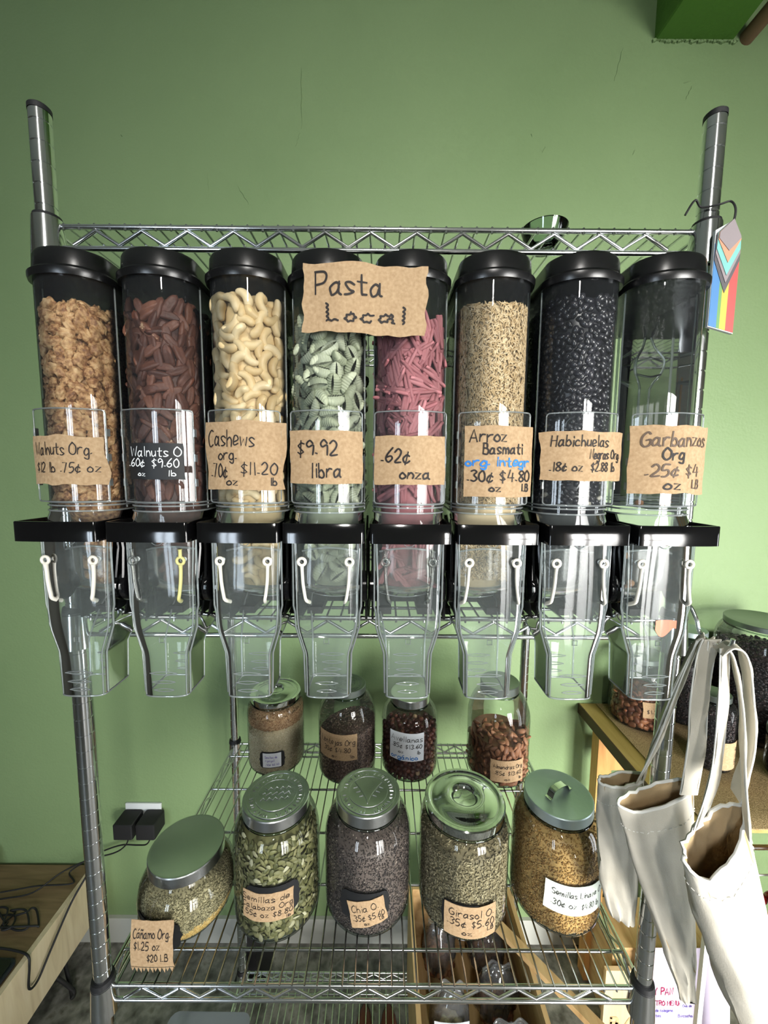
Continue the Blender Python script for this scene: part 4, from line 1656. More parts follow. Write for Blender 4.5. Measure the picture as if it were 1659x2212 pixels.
C3 = (-.0145, .138)
jr, pf = lidded_jar('glass_jar', C3, .0823, .0612, 1.1317, 1.1100, 'glass jar of dark chia seeds with an embossed pale steel lid', zs=1.055, emboss=23)
chalk_tag(jr, C3, .0823, -2, .983, .088, .052)
jar_label(jr, C3, .0823, 2, .972, .064, .050, [('Chia O.', .10, .60, .26, .72), ('.35¢ $5.60', .08, .26, .22, .86), ('oz', .36, .08, .12, .14), ('LB', .78, .12, .12, .12)], seed=43, tilt=.20, pen=.0010, lift=.002)
grain_jar('chia_seed_mass', 'chia', C3, pf, JZ + .008, 1.078, 5200, (.0011, .0016, .0010), 44, 'dark chia seeds filling the middle front jar', 'seeds')

C4 = (.170, .135)
jr, pf = lidded_jar('glass_jar', C4, .0844, .0747, 1.1224, 1.1065, 'glass jar of sunflower seeds with a domed mirror steel lid', zs=1.075, lid='dome', lidmat='mirror_steel')
chalk_tag(jr, C4, .0844, -12, .967, .070, .052)
jar_label(jr, C4, .0844, -1, .961, .092, .061, [('Girasol O.', .10, .66, .22, .84), ('.35¢ $5.60', .06, .36, .22, .90), ('oz', .34, .12, .14, .18), ('LB', .82, .20, .12, .13)], seed=45, torn=.008, pen=.0012, lift=.002)
grain_jar('sunflower_seed_mass', 'sunflower', C4, pf, JZ + .008, 1.070, 3800, (.0017, .0033, .0012), 46, 'shelled sunflower seeds filling the domed lid jar', 'seeds')

C5 = (.3515, .140)
jr, pf = lidded_jar('glass_jar', C5, .0822, .0621, 1.1285, 1.1095, 'glass jar of golden flax seeds with a strap handle lid', zs=1.055, lid='strap', lidmat='galvanised')
jar_label(jr, C5, .0822, 4, .994, .112, .056, [('Semillas Linaza O.', .10, .62, .20, .86), ('.30¢ oz', .10, .26, .20, .38), ('$4.80 lb', .56, .22, .20, .34)], 'mint_paper', seed=47, tilt=-.06, torn=.01, pen=.0011)
grain_jar('flax_seed_mass', 'flax', C5, pf, JZ + .008, 1.094, 5200, (.0013, .0024, .0009), 48, 'golden flax seeds filling the strap handle jar', 'seeds')

# squat round jar
C1 = (-.351, .110)
root = thing('squat_glass_jar', (C1[0], C1[1], JZ), 'squat round glass jar of hemp seeds with a flat steel lid', 'jar')
prof = [(.0005, JZ + .006), (.038, JZ + .005), (.042, JZ), (.050, JZ), (.064, JZ + .010), (.076, JZ + .026), (.0825, JZ + .045), (.0840, JZ + .062), (.080, JZ + .082), (.072, JZ + .096), (.064, JZ + .104), (.0600, JZ + .110), (.0600, JZ + .124)]
g = MB().lathe(prof, 56, (C1[0], C1[1], 0)).build('glass_body', 'jar_glass', root, 60)
MB().tube([(C1[0] + .050 * math.cos(a), C1[1] + .050 * math.sin(a), JZ + .004) for a in [2 * math.pi * k / 48 for k in range(48)]], .0028, 8, closed=True).build('foot_ring', 'jar_glass_thick', g, 60)
flat_lid(root, C1, .0650, JZ + .114, JZ + .134, 'brushed_steel')
grain_jar('hemp_seed_mass', 'hemp', C1, prof, JZ + .036, JZ + .100, 4600, (.0013, .0021, .0011), 49, 'grey green hemp seeds filling the squat jar', 'seeds', ntop=700)
grain_jar('gold_hemp_mass', 'hemp_gold', C1, prof, JZ + .017, JZ + .037, 2600, (.0012, .0024, .0010), 50, 'golden hulled seeds at the bottom of the squat jar', 'seeds', ntop=100, tilt=.010)
chalk_tag(root, C1, .0825, -16, JZ + .046, .095, .048)
W, H = .070, .072


def tagfn(u, v, off=.0012):
    t = (v + H / 2) / H
    return (-.3620 + u - .004 * t, .0070 + .012 * t * t - off + .5 * u * u * 2, JZ + .053 + v * .98)


o = paper_sheet(W, H, tagfn, 51, .02, 16, 10, teeth=False)
o = o.build('paper_label', 'kraft_paper', root, 60)
mb = MB()
for k in range(11):      # pinked, curling lower edge
    u = -W / 2 + W * (k + .5) / 11
    L_ = .0065 + .003 * ((k * 7) % 3) / 2
    mb.add([tagfn(u - W / 22, -H / 2 + .001), tagfn(u + W / 22, -H / 2 + .001), tagfn(u + .001 * (k % 3 - 1), -H / 2 - L_)], [(0, 1, 2)])
mb.build('label_fringe', 'kraft_paper', o, 0)
write_lines([('Cáñamo Org.', .08, .66, .19, .86), ('$1.25 oz', .10, .42, .17, .60), ('$20 LB', .40, .16, .16, .48)], W, H, tagfn, 'handwriting', o, seed=51, pen=.0012)

# --- back row
R1 = (-.292, .5061)
jr, pf = lidded_jar('glass_jar', R1, .0785, .0690, 1.1200, 1.1050, 'glass jar of sesame seeds with a dished steel lid', zs=1.070, lid='dome', lidmat='mirror_steel')
chalk_tag(jr, R1, .0785, 6, .967, .066, .046)
jar_label(jr, R1, .0785, 6, .967, .048, .040, [('Semillas de', .12, .66, .16, .66, 'ink_violet'), ('Ajonjoli', .14, .42, .16, .50, 'ink_violet'), ('.40¢ $6.40', .16, .14, .14, .72, 'ink_violet')], 'white_paper', seed=61, torn=.004, pen=.0008, lift=.002)
grain_jar('sesame_mass', 'sesame', R1, pf, JZ + .008, 1.031, 3600, (.0013, .0020, .0009), 62, 'pale sesame seeds in the lower part of the sesame jar', 'seeds', tilt=.012)
grain_jar('toasted_sesame_mass', 'sesame_brown', R1, pf, 1.047, 1.074, 1900, (.0014, .0024, .0010), 63, 'browner seeds on top in the sesame jar', 'seeds', tilt=.006)
R2 = (-.086, .4797)
jr, pf = lidded_jar('glass_jar', R2, .0795, .0515, 1.1580, 1.1400, 'tall glass jar of brown lentils with a small stamped lid', zs=1.065, lidmat='dull_lid', emboss=24)
jar_label(jr, R2, .0795, -16, 1.024, .112, .072, [('Lentejas Org', .10, .60, .22, .84), ('30¢ $4.80', .18, .32, .18, .66), ('oz', .40, .10, .12, .12), ('lb', .82, .10, .12, .10)], seed=64, torn=.008, pen=.0015)
grain_jar('lentil_mass', 'lentil', R2, pf, JZ + .008, 1.040, 3600, (.0021, .0023, .0011), 65, 'small brown lentils filling the jar behind the chia', 'lentils', tilt=.018, base=FLAT)
R3 = (.0895, .4869)
jr, pf = lidded_jar('glass_jar', R3, .0786, .0543, 1.1300, 1.1090, 'glass jar of dark hazelnuts with a plain steel lid', zs=1.060)
jar_label(jr, R3, .0786, -10, 1.020, .094, .078, [('Avellanas', .06, .70, .19, .90), ('.85¢ $13.60', .08, .46, .15, .86), ('oz', .28, .28, .10, .14), ('lb', .80, .26, .12, .09), ('orgánico', .06, .06, .15, .76, 'ink_blue', 1.4)], 'white_paper', seed=66, torn=.006, pen=.0015)
hz = [lumpy('hazelnut', 'hazelnut', .0062, .0062, .0072, .06, 1.5, s, ICO2, ICOF2) for s in (1, 2, 3)]
rng, rr = np.random.default_rng(67), random.Random(67)
P, N = grains_on_jar(R3, pf, JZ + .010, 1.043, 4000, rr, .0085, phir=100, ntop=0)
k = poisson(P, .0098, 300)
T = np.array([(R3[0] + rr.uniform(-.062, .062), R3[1] + rr.uniform(-.065, .03), 1.046) for _ in range(400)])
T = T[np.hypot(T[:, 0] - R3[0], T[:, 1] - R3[1]) < .064]
k2 = poisson(T, .0105, 40)
PP = np.vstack([P[k], T[k2]])
NN = np.vstack([N[k], np.tile([0, 0, 1.], (len(k2), 1))])
scatter('hazelnut', hz, PP, frame_rot(NN, rng, 1.2), rng.uniform(.88, 1.1, len(PP)).tolist(), 'dark round hazelnut in the jar with the white label', 'hazelnut', 'hazelnuts in the back row jar')
tag(jar_core(R3, pf, JZ + .007, 1.042, .012).build('hazelnut_mass', 'hazelnut', None, 60), 'packed hazelnuts deep inside the white label jar', 'hazelnuts', None, 'stuff')
R4 = (.335, .4738)
jr, pf = lidded_jar('glass_jar', R4, .0836, .0520, 1.1720, 1.1500, 'tall glass jar of almonds, last of the back row', zs=1.075, lidmat='dull_lid')
jar_label(jr, R4, .0836, 3, .968, .090, .060, [('Almendras Org', .08, .64, .18, .86), ('.85¢ $13.60', .12, .34, .18, .80), ('oz', .42, .10, .12, .14), ('lb', .84, .12, .12, .08)], seed=68, torn=.012, pen=.0012)
al = []
for s in (1, 2):
    V = ICO2.copy()
    V[:, 0] *= (1 - .30 * V[:, 1])
    al.append(obj_mesh('almond', V * np.array([.0068, .0118 + .0008 * s, .0042]), ICOF2, 'almond'))
rng, rr = np.random.default_rng(69), random.Random(69)
P, N = grains_on_jar(R4, pf, JZ + .012, 1.030, 4000, rr, .0075, phir=100, ntop=0)
k = poisson(P, .0118, 200)
T = np.array([(R4[0] + rr.uniform(-.062, .062), R4[1] + rr.uniform(-.070, .03), 1.034) for _ in range(400)])
T = T[np.hypot(T[:, 0] - R4[0], T[:, 1] - R4[1]) < .066]
k2 = poisson(T, .013, 32)
PP = np.vstack([P[k], T[k2]])
NN = np.vstack([N[k], np.tile([0, -.3, 1.], (len(k2), 1))])
scatter('almond', al, PP, frame_rot(NN, rng, .5), rng.uniform(.9, 1.1, len(PP)).tolist(), 'brown almond in the last jar of the back row', 'almond', 'almonds in the back row jar')
tag(jar_core(R4, pf, JZ + .007, 1.028, .012).build('almond_mass', 'almond', None, 60), 'packed almonds deep inside the almond jar', 'almonds', None, 'stuff')

# ================================================================== table with burlap on the far side, and its jars
TZ = .945
t = thing('side_table', (1.2, .5, 0), 'wooden side table covered with burlap beside the wire rack', 'table')
mb = MB()
mb.box((1.235, .508, TZ - .018), (1.07, .466, .030))
mb.build('tabletop', 'table_edge_wood', t, 0)
mb = MB()
mb.box((.6985, .508, TZ - .020), (.004, .470, .034))
mb.build('edge_band', 'dark_edge', t, 0)
for x, y in ((.735, .65), (1.70, .65), (1.02, .315), (1.70, .315)):
    MB().box((x, y, (TZ - .033) / 2), (.046, .040, TZ - .033)).build('leg', 'table_wood', t, 0)
MB().box((1.2, .66, .80), (.9, .02, .07)).build('apron', 'table_wood', t, 0)
mb = MB()
rng_ = random.Random(5)


def burl(a, b):
    x, y = .752 + 1.0 * a, .262 + .47 * b
    z = TZ - .002 + .0025 * (1 + noise.noise(Vector((x * 9, y * 9, 0)))) + .001
    if b < .03:
        z = TZ - .006
        y -= .004
    return (x, y, z)


mb.grid(burl, 50, 24)
n0 = len(mb.v)
mb.add([(x, y, z - .003) for x, y, z in mb.v[:51]] + mb.v[:51], [(i, i + 1, 51 + i + 1, 51 + i) for i in range(50)])
for k in range(120):      # frayed front edge
    x = .755 + .995 * rng_.random()
    mb.tube([(x, .259, TZ - .004), (x + rng_.uniform(-.003, .003), .256 - rng_.uniform(0, .004), TZ - .008 - rng_.uniform(0, .006))], .0005, 4)
tag(mb.build('burlap_runner', 'burlap', None, 60), 'coarse brown burlap cloth spread over the side table', 'cloth')
TJ = TZ + .0055


def side_jar(name, c, r, lr, h, label, lidmat, lidh=.016, zs=None):
    z0 = TJ
    return lidded_jar(name, c, r, lr, z0 + h, z0 + h - lidh, label, zs=zs or z0 + h * .72, z0=z0, lidmat=lidmat)


CA = (.842, .650)
jr, pf = side_jar('glass_jar', CA, .085, .06, .22, 'glass jar of reddish dried fruit on the burlap behind the last bin', 'dull_lid')
df = [lumpy('dried_fruit', 'dried_fruit', .010, .013, .006, .35, 1.8, s, ICO2, ICOF2) for s in (1, 2, 3)]
rng, rr = np.random.default_rng(70), random.Random(70)
P, N = grains_on_jar(CA, pf, TJ + .012, TJ + .100, 3000, rr, .010, phir=95, ntop=0)
k = poisson(P, .014, 120)
T = np.array([(CA[0] + rr.uniform(-.06, .06), CA[1] + rr.uniform(-.065, .02), TJ + .104) for _ in range(300)])
T = T[np.hypot(T[:, 0] - CA[0], T[:, 1] - CA[1]) < .066]
k2 = poisson(T, .015, 26)
PP, NN = np.vstack([P[k], T[k2]]), np.vstack([N[k], np.tile([0, -.2, 1.], (len(k2), 1))])
scatter('dried_fruit', df, PP, frame_rot(NN, rng, .5), 1.0, 'reddish brown dried fruit piece in the jar on the burlap', 'dried fruit', 'dried fruit in the side table jar')
tag(jar_core(CA, pf, TJ + .008, TJ + .098, .013).build('dried_fruit_mass', 'dried_fruit', None, 60), 'packed dried fruit deep inside the jar on the burlap', 'dried fruit', None, 'stuff')
jar_label(jr, CA, .085, 5, TJ + .078, .09, .05, [('$1.25 oz', .12, .30, .24, .70)], seed=71, tilt=.06, torn=.01, pen=.0016)
CB = (.992, .655)
jr, pf = side_jar('glass_jar', CB, .062, .048, .300, 'tall glass jar of dark seeds behind the canvas straps', 'galvanised')
grain_jar('dark_seed_mass', 'raisin', CB, pf, TJ + .008, TJ + .20, 900, (.0030, .0042, .0024), 72, 'dark seeds in the tall jar behind the canvas straps', 'seeds', base=FLAT, ntop=150)
CB2 = (.912, .450)
jr, pf = side_jar('glass_jar', CB2, .050, .036, .205, 'small glass jar with a brown paper label behind the canvas straps', 'dull_lid', zs=TJ + .165)
grain_jar('dark_bean_mass', 'raisin', CB2, pf, TJ + .008, TJ + .15, 900, (.0030, .0042, .0024), 73, 'dark beans in the small jar behind the canvas straps', 'beans', base=FLAT, ntop=120)
jar_label(jr, CB2, .050, 20, TJ + .055, .075, .075, [('ar', .62, .68, .18, .2), ('lve', .62, .42, .18, .26), ('5c', .62, .16, .18, .2)], seed=74, torn=.01, pen=.0016)
CC = (1.168, .595)
jr, pf = side_jar('glass_jar', CC, .115, .095, .352, 'large glass jar of black raisins with a dented lid', 'dull_lid', zs=TJ + .27)
grain_jar('raisin_mass', 'raisin', CC, pf, TJ + .016, TJ + .262, 2600, (.0048, .0062, .0040), 75, 'black raisins filling the large jar on the side table', 'raisins', base=FLAT, ntop=400)
CD = (1.095, .392)
jr, pf = side_jar('glass_jar', CD, .066, .0665, .128, 'low straight glass jar with a wide flat steel lid', 'galvanised', lidh=.02, zs=TJ + .100)
grain_jar('cocoa_mass', 'raisin', CD, pf, TJ + .008, TJ + .085, 1500, (.0020, .0030, .0016), 76, 'dark seeds filling the low straight jar', 'seeds', base=FLAT, ntop=150)

# white wire stand with beads below the table
t = thing('bead_frame', (1.05, .35, 0), 'pale wire frame strung with red beads under the side table', 'frame')
for z in (.7984, .7202, .5938, .526):
    MB().cyl((.86, .35, z), (1.30, .35, z), .0062 if z > .75 else .0022, 10).build('rod', 'chrome' if z > .75 else 'white_plastic', t, 60)
MB().cyl((.80, .35, .6541), (1.30, .35, .6541), .0022, 8).build('rod', 'white_plastic', t, 60)
for x in (.86, 1.30):
    MB().box((x, .35, .41), (.012, .012, .82)).build('upright', 'white_plastic', t, 0)
for x in (.962, .990, 1.018):
    MB().lathe([(.002, -.012), (.011, -.009), (.0145, 0), (.011, .009), (.002, .012)], 16, (x, .35, .6541), rot=Matrix.Rotation(math.pi / 2, 3, 'Y')).build('bead', 'red_bead', t, 60)


# ================================================================== canvas bags on the hook
def cloth_bag(name, levels, yc, label, seed, tilt=0.0, lining='canvas_lining', n=40, wr=.004, fold=0.0):
    """levels: ((xl, zl), (xr, zr), half depth) from the open rim down to the seam."""
    off = Vector((seed * 3.1, seed * 1.3, 0))
    L = []
    for i in range(len(levels) - 1):
        for k in range(5):
            t = k / 5
            a, b = levels[i], levels[i + 1]
            q = lambda u, v: u + (v - u) * t
            L.append(((q(a[0][0], b[0][0]), q(a[0][1], b[0][1])), (q(a[1][0], b[1][0]), q(a[1][1], b[1][1])), q(a[2], b[2]), (i * 5 + k) / (5 * (len(levels) - 1))))
    L.append((*levels[-1], 1.0))

    def loop(sc, lim=1.0):
        out = []
        for (l, r, hd, t) in L:
            if t > lim:
                break
            cx, cz = (l[0] + r[0]) / 2, (l[1] + r[1]) / 2
            ax, az = (r[0] - l[0]) / 2 * sc, (r[1] - l[1]) / 2 * sc
            P = []
            for k in range(n):
                a = 2 * math.pi * k / n
                c, s = math.cos(a), math.sin(a)
                w = noise.noise(Vector((c * 2.2, s * 2.2, t * 5)) + off) * wr * (0.4 + 1.2 * t) + .6 * wr * noise.noise(Vector((c * 6, s * 6, t * 9)) + off)
                w += fold * math.cos(3 * a + t * 4) * t
                front = max(0, -s)
                P.append((cx + ax * (1 + w / .05) * c, yc + hd * sc * s + w, cz + az * c - tilt * front * (1 - t) ** 3 + .0011 * math.sin(a * 5 + seed) * (1 - t) ** 6))
            out.append(P)
        return out

    o = MB().loft(loop(1.0), False, True).build(name, 'canvas_cloth', None, 70)
    tag(o, label, 'bag', 'canvas bags hung beside the rack')
    MB().loft(loop(.955, .75), False, False).build('lining', lining, o, 70)
    rim = loop(.98)[0]
    MB().tube(rim, .0022, 6, closed=True).build('rim_hem', 'canvas_thread', o, 60)
    hem = loop(1.012)[2]
    mb = MB()
    for k in range(0, n, 1):
        mb.tube([hem[k], (Vector(hem[k]) + Vector(hem[(k + 1) % n])) / 2], .0006, 4)
    mb.build('stitching', 'canvas_thread', o, 60)['kind'] = 'stuff'
    return o


def strap(parent, pts, wdir, w=.011, th=.0012, edge=True):
    P = spline(pts, 6)
    d = Vector(wdir).normalized() * w
    loops = []
    for i, p in enumerate(P):
        t = (P[min(i + 1, len(P) - 1)] - P[max(i - 1, 0)]).normalized()
        dd = d + Vector((0, .0015 * math.sin(i * .9), 0))
        nn = t.cross(dd)
        nn = nn.normalized() * th if nn.length > 1e-6 else Vector((0, th, 0))
        loops.append([p - dd - nn, p + dd - nn, p + dd + nn, p - dd + nn])
    o = MB().loft(loops, True, True).build('strap', 'canvas_cloth', parent, 40)
    if edge:
        for s in (-1, 1):
            MB().tube([p + d * s for p in P], .0011, 6).build('strap_edge', 'canvas_thread', o, 60)
    return o


bagA = cloth_bag('canvas_bag', [((.346, 1.268), (.417, 1.278), .009), ((.349, 1.19), (.418, 1.19), .013), ((.358, 1.10), (.420, 1.09), .013), ((.380, 1.035), (.421, 1.015), .006)], .004, 'grey canvas bag hanging between the flax jar and the chrome post', 1, tilt=.008)
bagB = cloth_bag('canvas_bag', [((.342, 1.281), (.446, 1.316), .011), ((.364, 1.203), (.454, 1.215), .015), ((.409, 1.092), (.465, 1.095), .016), ((.435, 1.025), (.473, 1.028), .012), ((.456, .964), (.480, .962), .004)], -.052, 'long canvas bag hanging in front of the chrome post', 2, tilt=.016, wr=.005)
bagC = cloth_bag('canvas_bag', [((.380, 1.275), (.447, 1.345), .017), ((.399, 1.203), (.474, 1.242), .030), ((.436, 1.110), (.506, 1.132), .030), ((.474, 1.032), (.545, 1.045), .026), ((.510, .945), (.585, .955), .012)], -.125, 'open canvas bag with tan lining, nearest of the hanging bags', 3, tilt=.034, wr=.008, lining='canvas_lining')
t = thing('metal_hook', (.44, -.03, 1.50), 'chrome hook holding canvas bag straps on the rack post', 'hook')
MB().tube(spline([(.440, -.014, 1.552), (.443, -.022, 1.556), (.446, -.032, 1.540), (.447, -.040, 1.522), (.448, -.066, 1.518), (.448, -.084, 1.524), (.448, -.088, 1.536)], 5), .0026, 8).build('hook_rod', 'chrome', t, 60)
# straps: over the hook and down to each rim
strap(bagA, [(.416, .004, 1.275), (.414, -.014, 1.35), (.424, -.034, 1.45), (.438, -.044, 1.512), (.447, -.046, 1.523)], (.6, .8, 0), .010)
strap(bagA, [(.404, -.004, 1.276), (.412, -.028, 1.36), (.426, -.040, 1.45), (.441, -.046, 1.518)], (.8, .6, 0), .010)
strap(bagB, [(.432, -.062, 1.303), (.430, -.070, 1.38), (.428, -.070, 1.44), (.436, -.064, 1.500), (.446, -.060, 1.5235)], (1, 0, 0), .0115)
strap(bagB, [(.440, -.046, 1.312), (.450, -.050, 1.38), (.449, -.054, 1.45), (.448, -.056, 1.5225)], (.8, .6, 0), .012)
strap(bagC, [(.440, -.140, 1.320), (.446, -.120, 1.39), (.458, -.098, 1.45), (.456, -.082, 1.508), (.449, -.076, 1.5235)], (.5, .85, 0), .010)
strap(bagC, [(.449, -.112, 1.345), (.466, -.105, 1.41), (.472, -.090, 1.47), (.464, -.086, 1.516), (.451, -.082, 1.5260), (.438, -.080, 1.515)], (.35, .95, 0), .012)
strap(bagC, [(.408, -.110, 1.300), (.424, -.108, 1.37), (.436, -.096, 1.45), (.446, -.080, 1.5220)], (.9, .4, 0), .010)

# pride pendant on its ribbon
t = thing('pride_pendant', (.492, -.004, 1.905), 'striped rainbow pendant hanging by a black ribbon from the post', 'pendant')
X0, X1, Z0, Z1, ZT = .4290, .4625, 1.922, 2.036, 2.060
y = -.028


def slab(name, pts, mat, dy=0.0, th=.004):
    a = [(x, y - dy, z) for x, z in pts]
    b = [(x, y - dy + th, z) for x, z in pts]
    return MB().loft([a, b], True, True).build(name, mat, t, 0)


slab('backing', [(X0, Z0 + .009), (X1, Z0), (X1, Z1), ((X0 + X1) / 2 + .004, ZT), (X0, Z1 + .012)], 'white_plastic')
cols = {'flag_blue': srgb(60, 116, 168), 'flag_green': srgb(94, 140, 78), 'flag_yellow': srgb(206, 166, 62), 'flag_red': srgb(184, 66, 62), 'flag_grey': srgb(76, 72, 76), 'flag_mauve': srgb(132, 122, 124), 'flag_teal': srgb(108, 172, 166), 'flag_peach': srgb(196, 134, 104)}
for k, v in cols.items():
    plain(k, v, .5)
xs = [X0 + .0005, X0 + .0105, X0 + .0145, X0 + .0225, X1 - .0005]
for a, b, mt in zip(xs[:-1], xs[1:], ('flag_blue', 'flag_green', 'flag_yellow', 'flag_red')):
    slab('stripe', [(a, Z0 + .009 - .009 * (a - X0) / .0345 + .001), (b, Z0 + .009 - .009 * (b - X0) / .0345 + .001), (b, Z1 - .004), (a, Z1 - .004)], mt, .0006, .001)
mx_ = (X0 + X1) / 2 - .001
for k, (mt, tip) in enumerate((('flag_grey', 1.972), ('flag_mauve', 1.984), ('flag_teal', 1.993), ('flag_peach', 2.008), ('flag_mauve', 2.022))):
    w = (X1 - X0) / 2 - .0005 - .0006 * k
    up = min(tip + (2.012 - 1.972) * (1 - .10 * k), Z1 + .001)
    slab('chevron', [(mx_ + .001 - w, up), (mx_ + .001, tip), (mx_ + .001 + w, up), (mx_ + .001 + w * .96, min(up + .03, Z1 + .004)), (mx_ + .004, 2.060), (mx_ + .001 - w * .96, min(up + .03, Z1 + .008))], mt, .0012 + .0006 * k, .001)
MB().tube(spline([(.448, -.030, 2.050), (.452, -.028, 2.072), (.450, -.022, 2.086), (.438, -.0195, 2.084), (.422, -.010, 2.086), (.410, -.014, 2.092), (.400, -.012, 2.075)], 6), .0013, 6).build('ribbon', 'black_matte', t, 60)
# small glass dish on the top shelf
mb = MB()
mb.lathe([(.0005, 2.0668), (.016, 2.0668), (.019, 2.069), (.029, 2.086), (.033, 2.098), (.031, 2.098), (.027, 2.086), (.017, 2.071), (.0005, 2.071)], 32, (.245, .060, 0))
tag(mb.build('glass_dish', 'jar_glass_thick', None, 60), 'small clear glass dish on the top wire shelf', 'dish')

# ================================================================== outlet, adapters and cords
t = thing('wall_outlet', (-.840, WY, .47), 'white plastic outlet plate on the green wall', 'outlet')
MB().rbox((-.840, WY - .004, .516), (.128, .008, .078), .003).build('plate', 'white_plastic', t, 30)
for x, lb in ((-.872, 'black power adapter plugged in nearer the bench'), (-.795, 'black power adapter plugged in nearer the jars')):
    tt = thing('power_adapter', (x, .712, .470), lb, 'adapter', 'power adapters in the outlet')
    MB().rbox((x, .7025, .507), (.066, .068, .056), .006).build('case', 'black_matte', tt, 30)
    MB().cyl((x + .004, .700, .480), (x + .004, .697, .470), .0035, 8).build('cord_grip', 'black_rubber', tt, 60)


def cord(pts, label, r=.0024, mat='black_rubber'):
    o = MB().tube(spline(pts, 7), r, 7).build('charger_cable', mat, None, 60)
    return tag(o, label, 'cord', 'cords trailing over the bench')


BZ = .317
cord([(-.868, .697, .470), (-.885, .70, .43), (-.93, .705, .395), (-1.02, .70, .372), (-1.10, .68, .345), (-1.16, .635, BZ + .004), (-1.24, .615, BZ + .004), (-1.34, .60, BZ + .004)], 'thin black cord from the adapter nearer the bench')
cord([(-.791, .697, .470), (-.81, .70, .435), (-.86, .722, .408), (-.92, .724, .405), (-1.00, .722, .375), (-1.06, .715, .340), (-1.09, .700, BZ + .004), (-1.05, .665, BZ + .004), (-1.16, .655, BZ + .005), (-1.24, .64, BZ + .004), (-1.34, .62, BZ + .004)], 'thin black cord from the adapter nearer the jars')
loop_pts = []
for k in range(26):
    a = k * .75
    loop_pts.append((-1.10 - .05 * math.cos(a) - .004 * k + .02 * math.sin(k * 1.7), .552 + .030 * math.sin(a * 1.1) + .010 * math.cos(k * 2.3), BZ + .004 + .010 * (0.5 + .5 * math.sin(k * 1.3))))
cord(loop_pts, 'tangled black cord coiled on the bench top', .0028)
cord([(-1.34, .478, BZ + .004), (-1.22, .478, BZ + .004), (-1.14, .478, BZ + .006), (-1.07, .470, BZ + .008), (-1.020, .458, BZ + .008), (-1.010, .450, .300), (-1.012, .445, .235), (-1.010, .47, .222), (-1.008, .52, .262), (-1.004, .60, .325), (-.985, .65, .372)], 'purple black cord hanging over the pale bench side', .0032)

# ================================================================== bench with pale side
t = thing('low_bench', (-1.4, .4, 0), 'low wooden bench with pale plywood side and black hairpin legs', 'bench')
MB().box((-1.435, .385, .3060), (.80, .70, .016)).build('top_board', 'bench_top_wood', t, 0)
MB().box((-1.029, .385, .2195), (.016, .70, .191)).build('side_board', 'bench_edge_wood', t, 0)
MB().box((-1.435, .727, .2195), (.80, .016, .175)).build('rear_board', 'bench_edge_wood', t, 0)
MB().box((-1.435, .385, .1300), (.79, .68, .012)).build('bottom_board', 'bench_top_wood', t, 0)
for yy in (.62, .14):
    MB().tube(spline([(-1.10, yy + .03, .124), (-1.02, yy - .03, .02), (-1.005, yy - .045, .006), (-1.01, yy - .035, .02), (-1.06, yy - .06, .124)], 5), .006, 8).build('hairpin_leg', 'black_matte', t, 60)
    MB().tube(spline([(-1.78, yy + .03, .124), (-1.80, yy - .03, .02), (-1.81, yy - .045, .006), (-1.80, yy - .035, .02), (-1.74, yy - .06, .124)], 5), .006, 8).build('hairpin_leg', 'black_matte', t, 60)
tt = thing('tablet_device', (-1.16, .33, .3145), 'dark rounded tablet lying on the bench edge', 'device')
MB().rbox((-1.165, .335, .3215), (.25, .235, .013), .018, 5).build('case', 'navy_plastic', tt, 30)
MB().rbox((-1.165, .335, .3290), (.235, .220, .002), .014, 5).build('screen', 'black_plastic', tt, 30)
tt = thing('black_box', (-1.43, .64, .3145), 'black equipment box at the back of the bench', 'box')
MB().rbox((-1.475, .610, .352), (.22, .22, .075), .006, 3).build('case', 'black_matte', tt, 30)
# black stand on the floor behind the rack
tt = thing('floor_stand', (-.43, .66, 0), 'black metal stand on the floor behind the pumpkin seed jar', 'stand')
MB().box((-.43, .66, .10), (.030, .05, .20)).build('column', 'black_matte', tt, 0)
MB().box((-.43, .66, .004), (.11, .10, .008)).build('foot_plate', 'black_matte', tt, 0)
MB().tube([(-.455, .65, .20), (-.462, .63, .10), (-.44, .62, .01)], .006, 6).build('brace', 'black_matte', tt, 60)

# ================================================================== things on the bottom shelf and the floor
BS = SH['bottom'] + .0047
t = thing('wooden_crate', (.30, .38, BS), 'long wooden crate of plastic bags on the bottom shelf', 'crate')
CRX0, CRX1, CRY0, CRY1, CH = .098, .415, .10, .555, .335
MB().box((CRX0 + .006, (CRY0 + CRY1) / 2, BS + CH / 2), (.012, CRY1 - CRY0, CH)).build('side_board', 'crate_wood', t, 0)
MB().box((CRX1 - .006, (CRY0 + CRY1) / 2, BS + CH / 2), (.012, CRY1 - CRY0, CH)).build('side_board', 'crate_wood', t, 0)
MB().box(((CRX0 + CRX1) / 2, CRY1 - .006, BS + CH / 2), (CRX1 - CRX0 - .026, .012, CH)).build('end_board', 'crate_wood', t, 0)
MB().box(((CRX0 + CRX1) / 2, CRY0 + .006, BS + CH / 2), (CRX1 - CRX0 - .026, .012, CH)).build('end_board', 'crate_wood', t, 0)
MB().box(((CRX0 + CRX1) / 2, (CRY0 + CRY1) / 2, BS + .005), (CRX1 - CRX0 - .026, CRY1 - CRY0 - .026, .010)).build('base_board', 'crate_wood', t, 0)
sl = MB().box((.400, .375, BS + CH + .0085), (.026, .50, .016), Euler((0, 0, math.radians(40))).to_matrix())
tag(sl.build('wood_offcut', 'crate_wood', None, 0), 'thin pale wooden stick lying across the crate', 'slat')


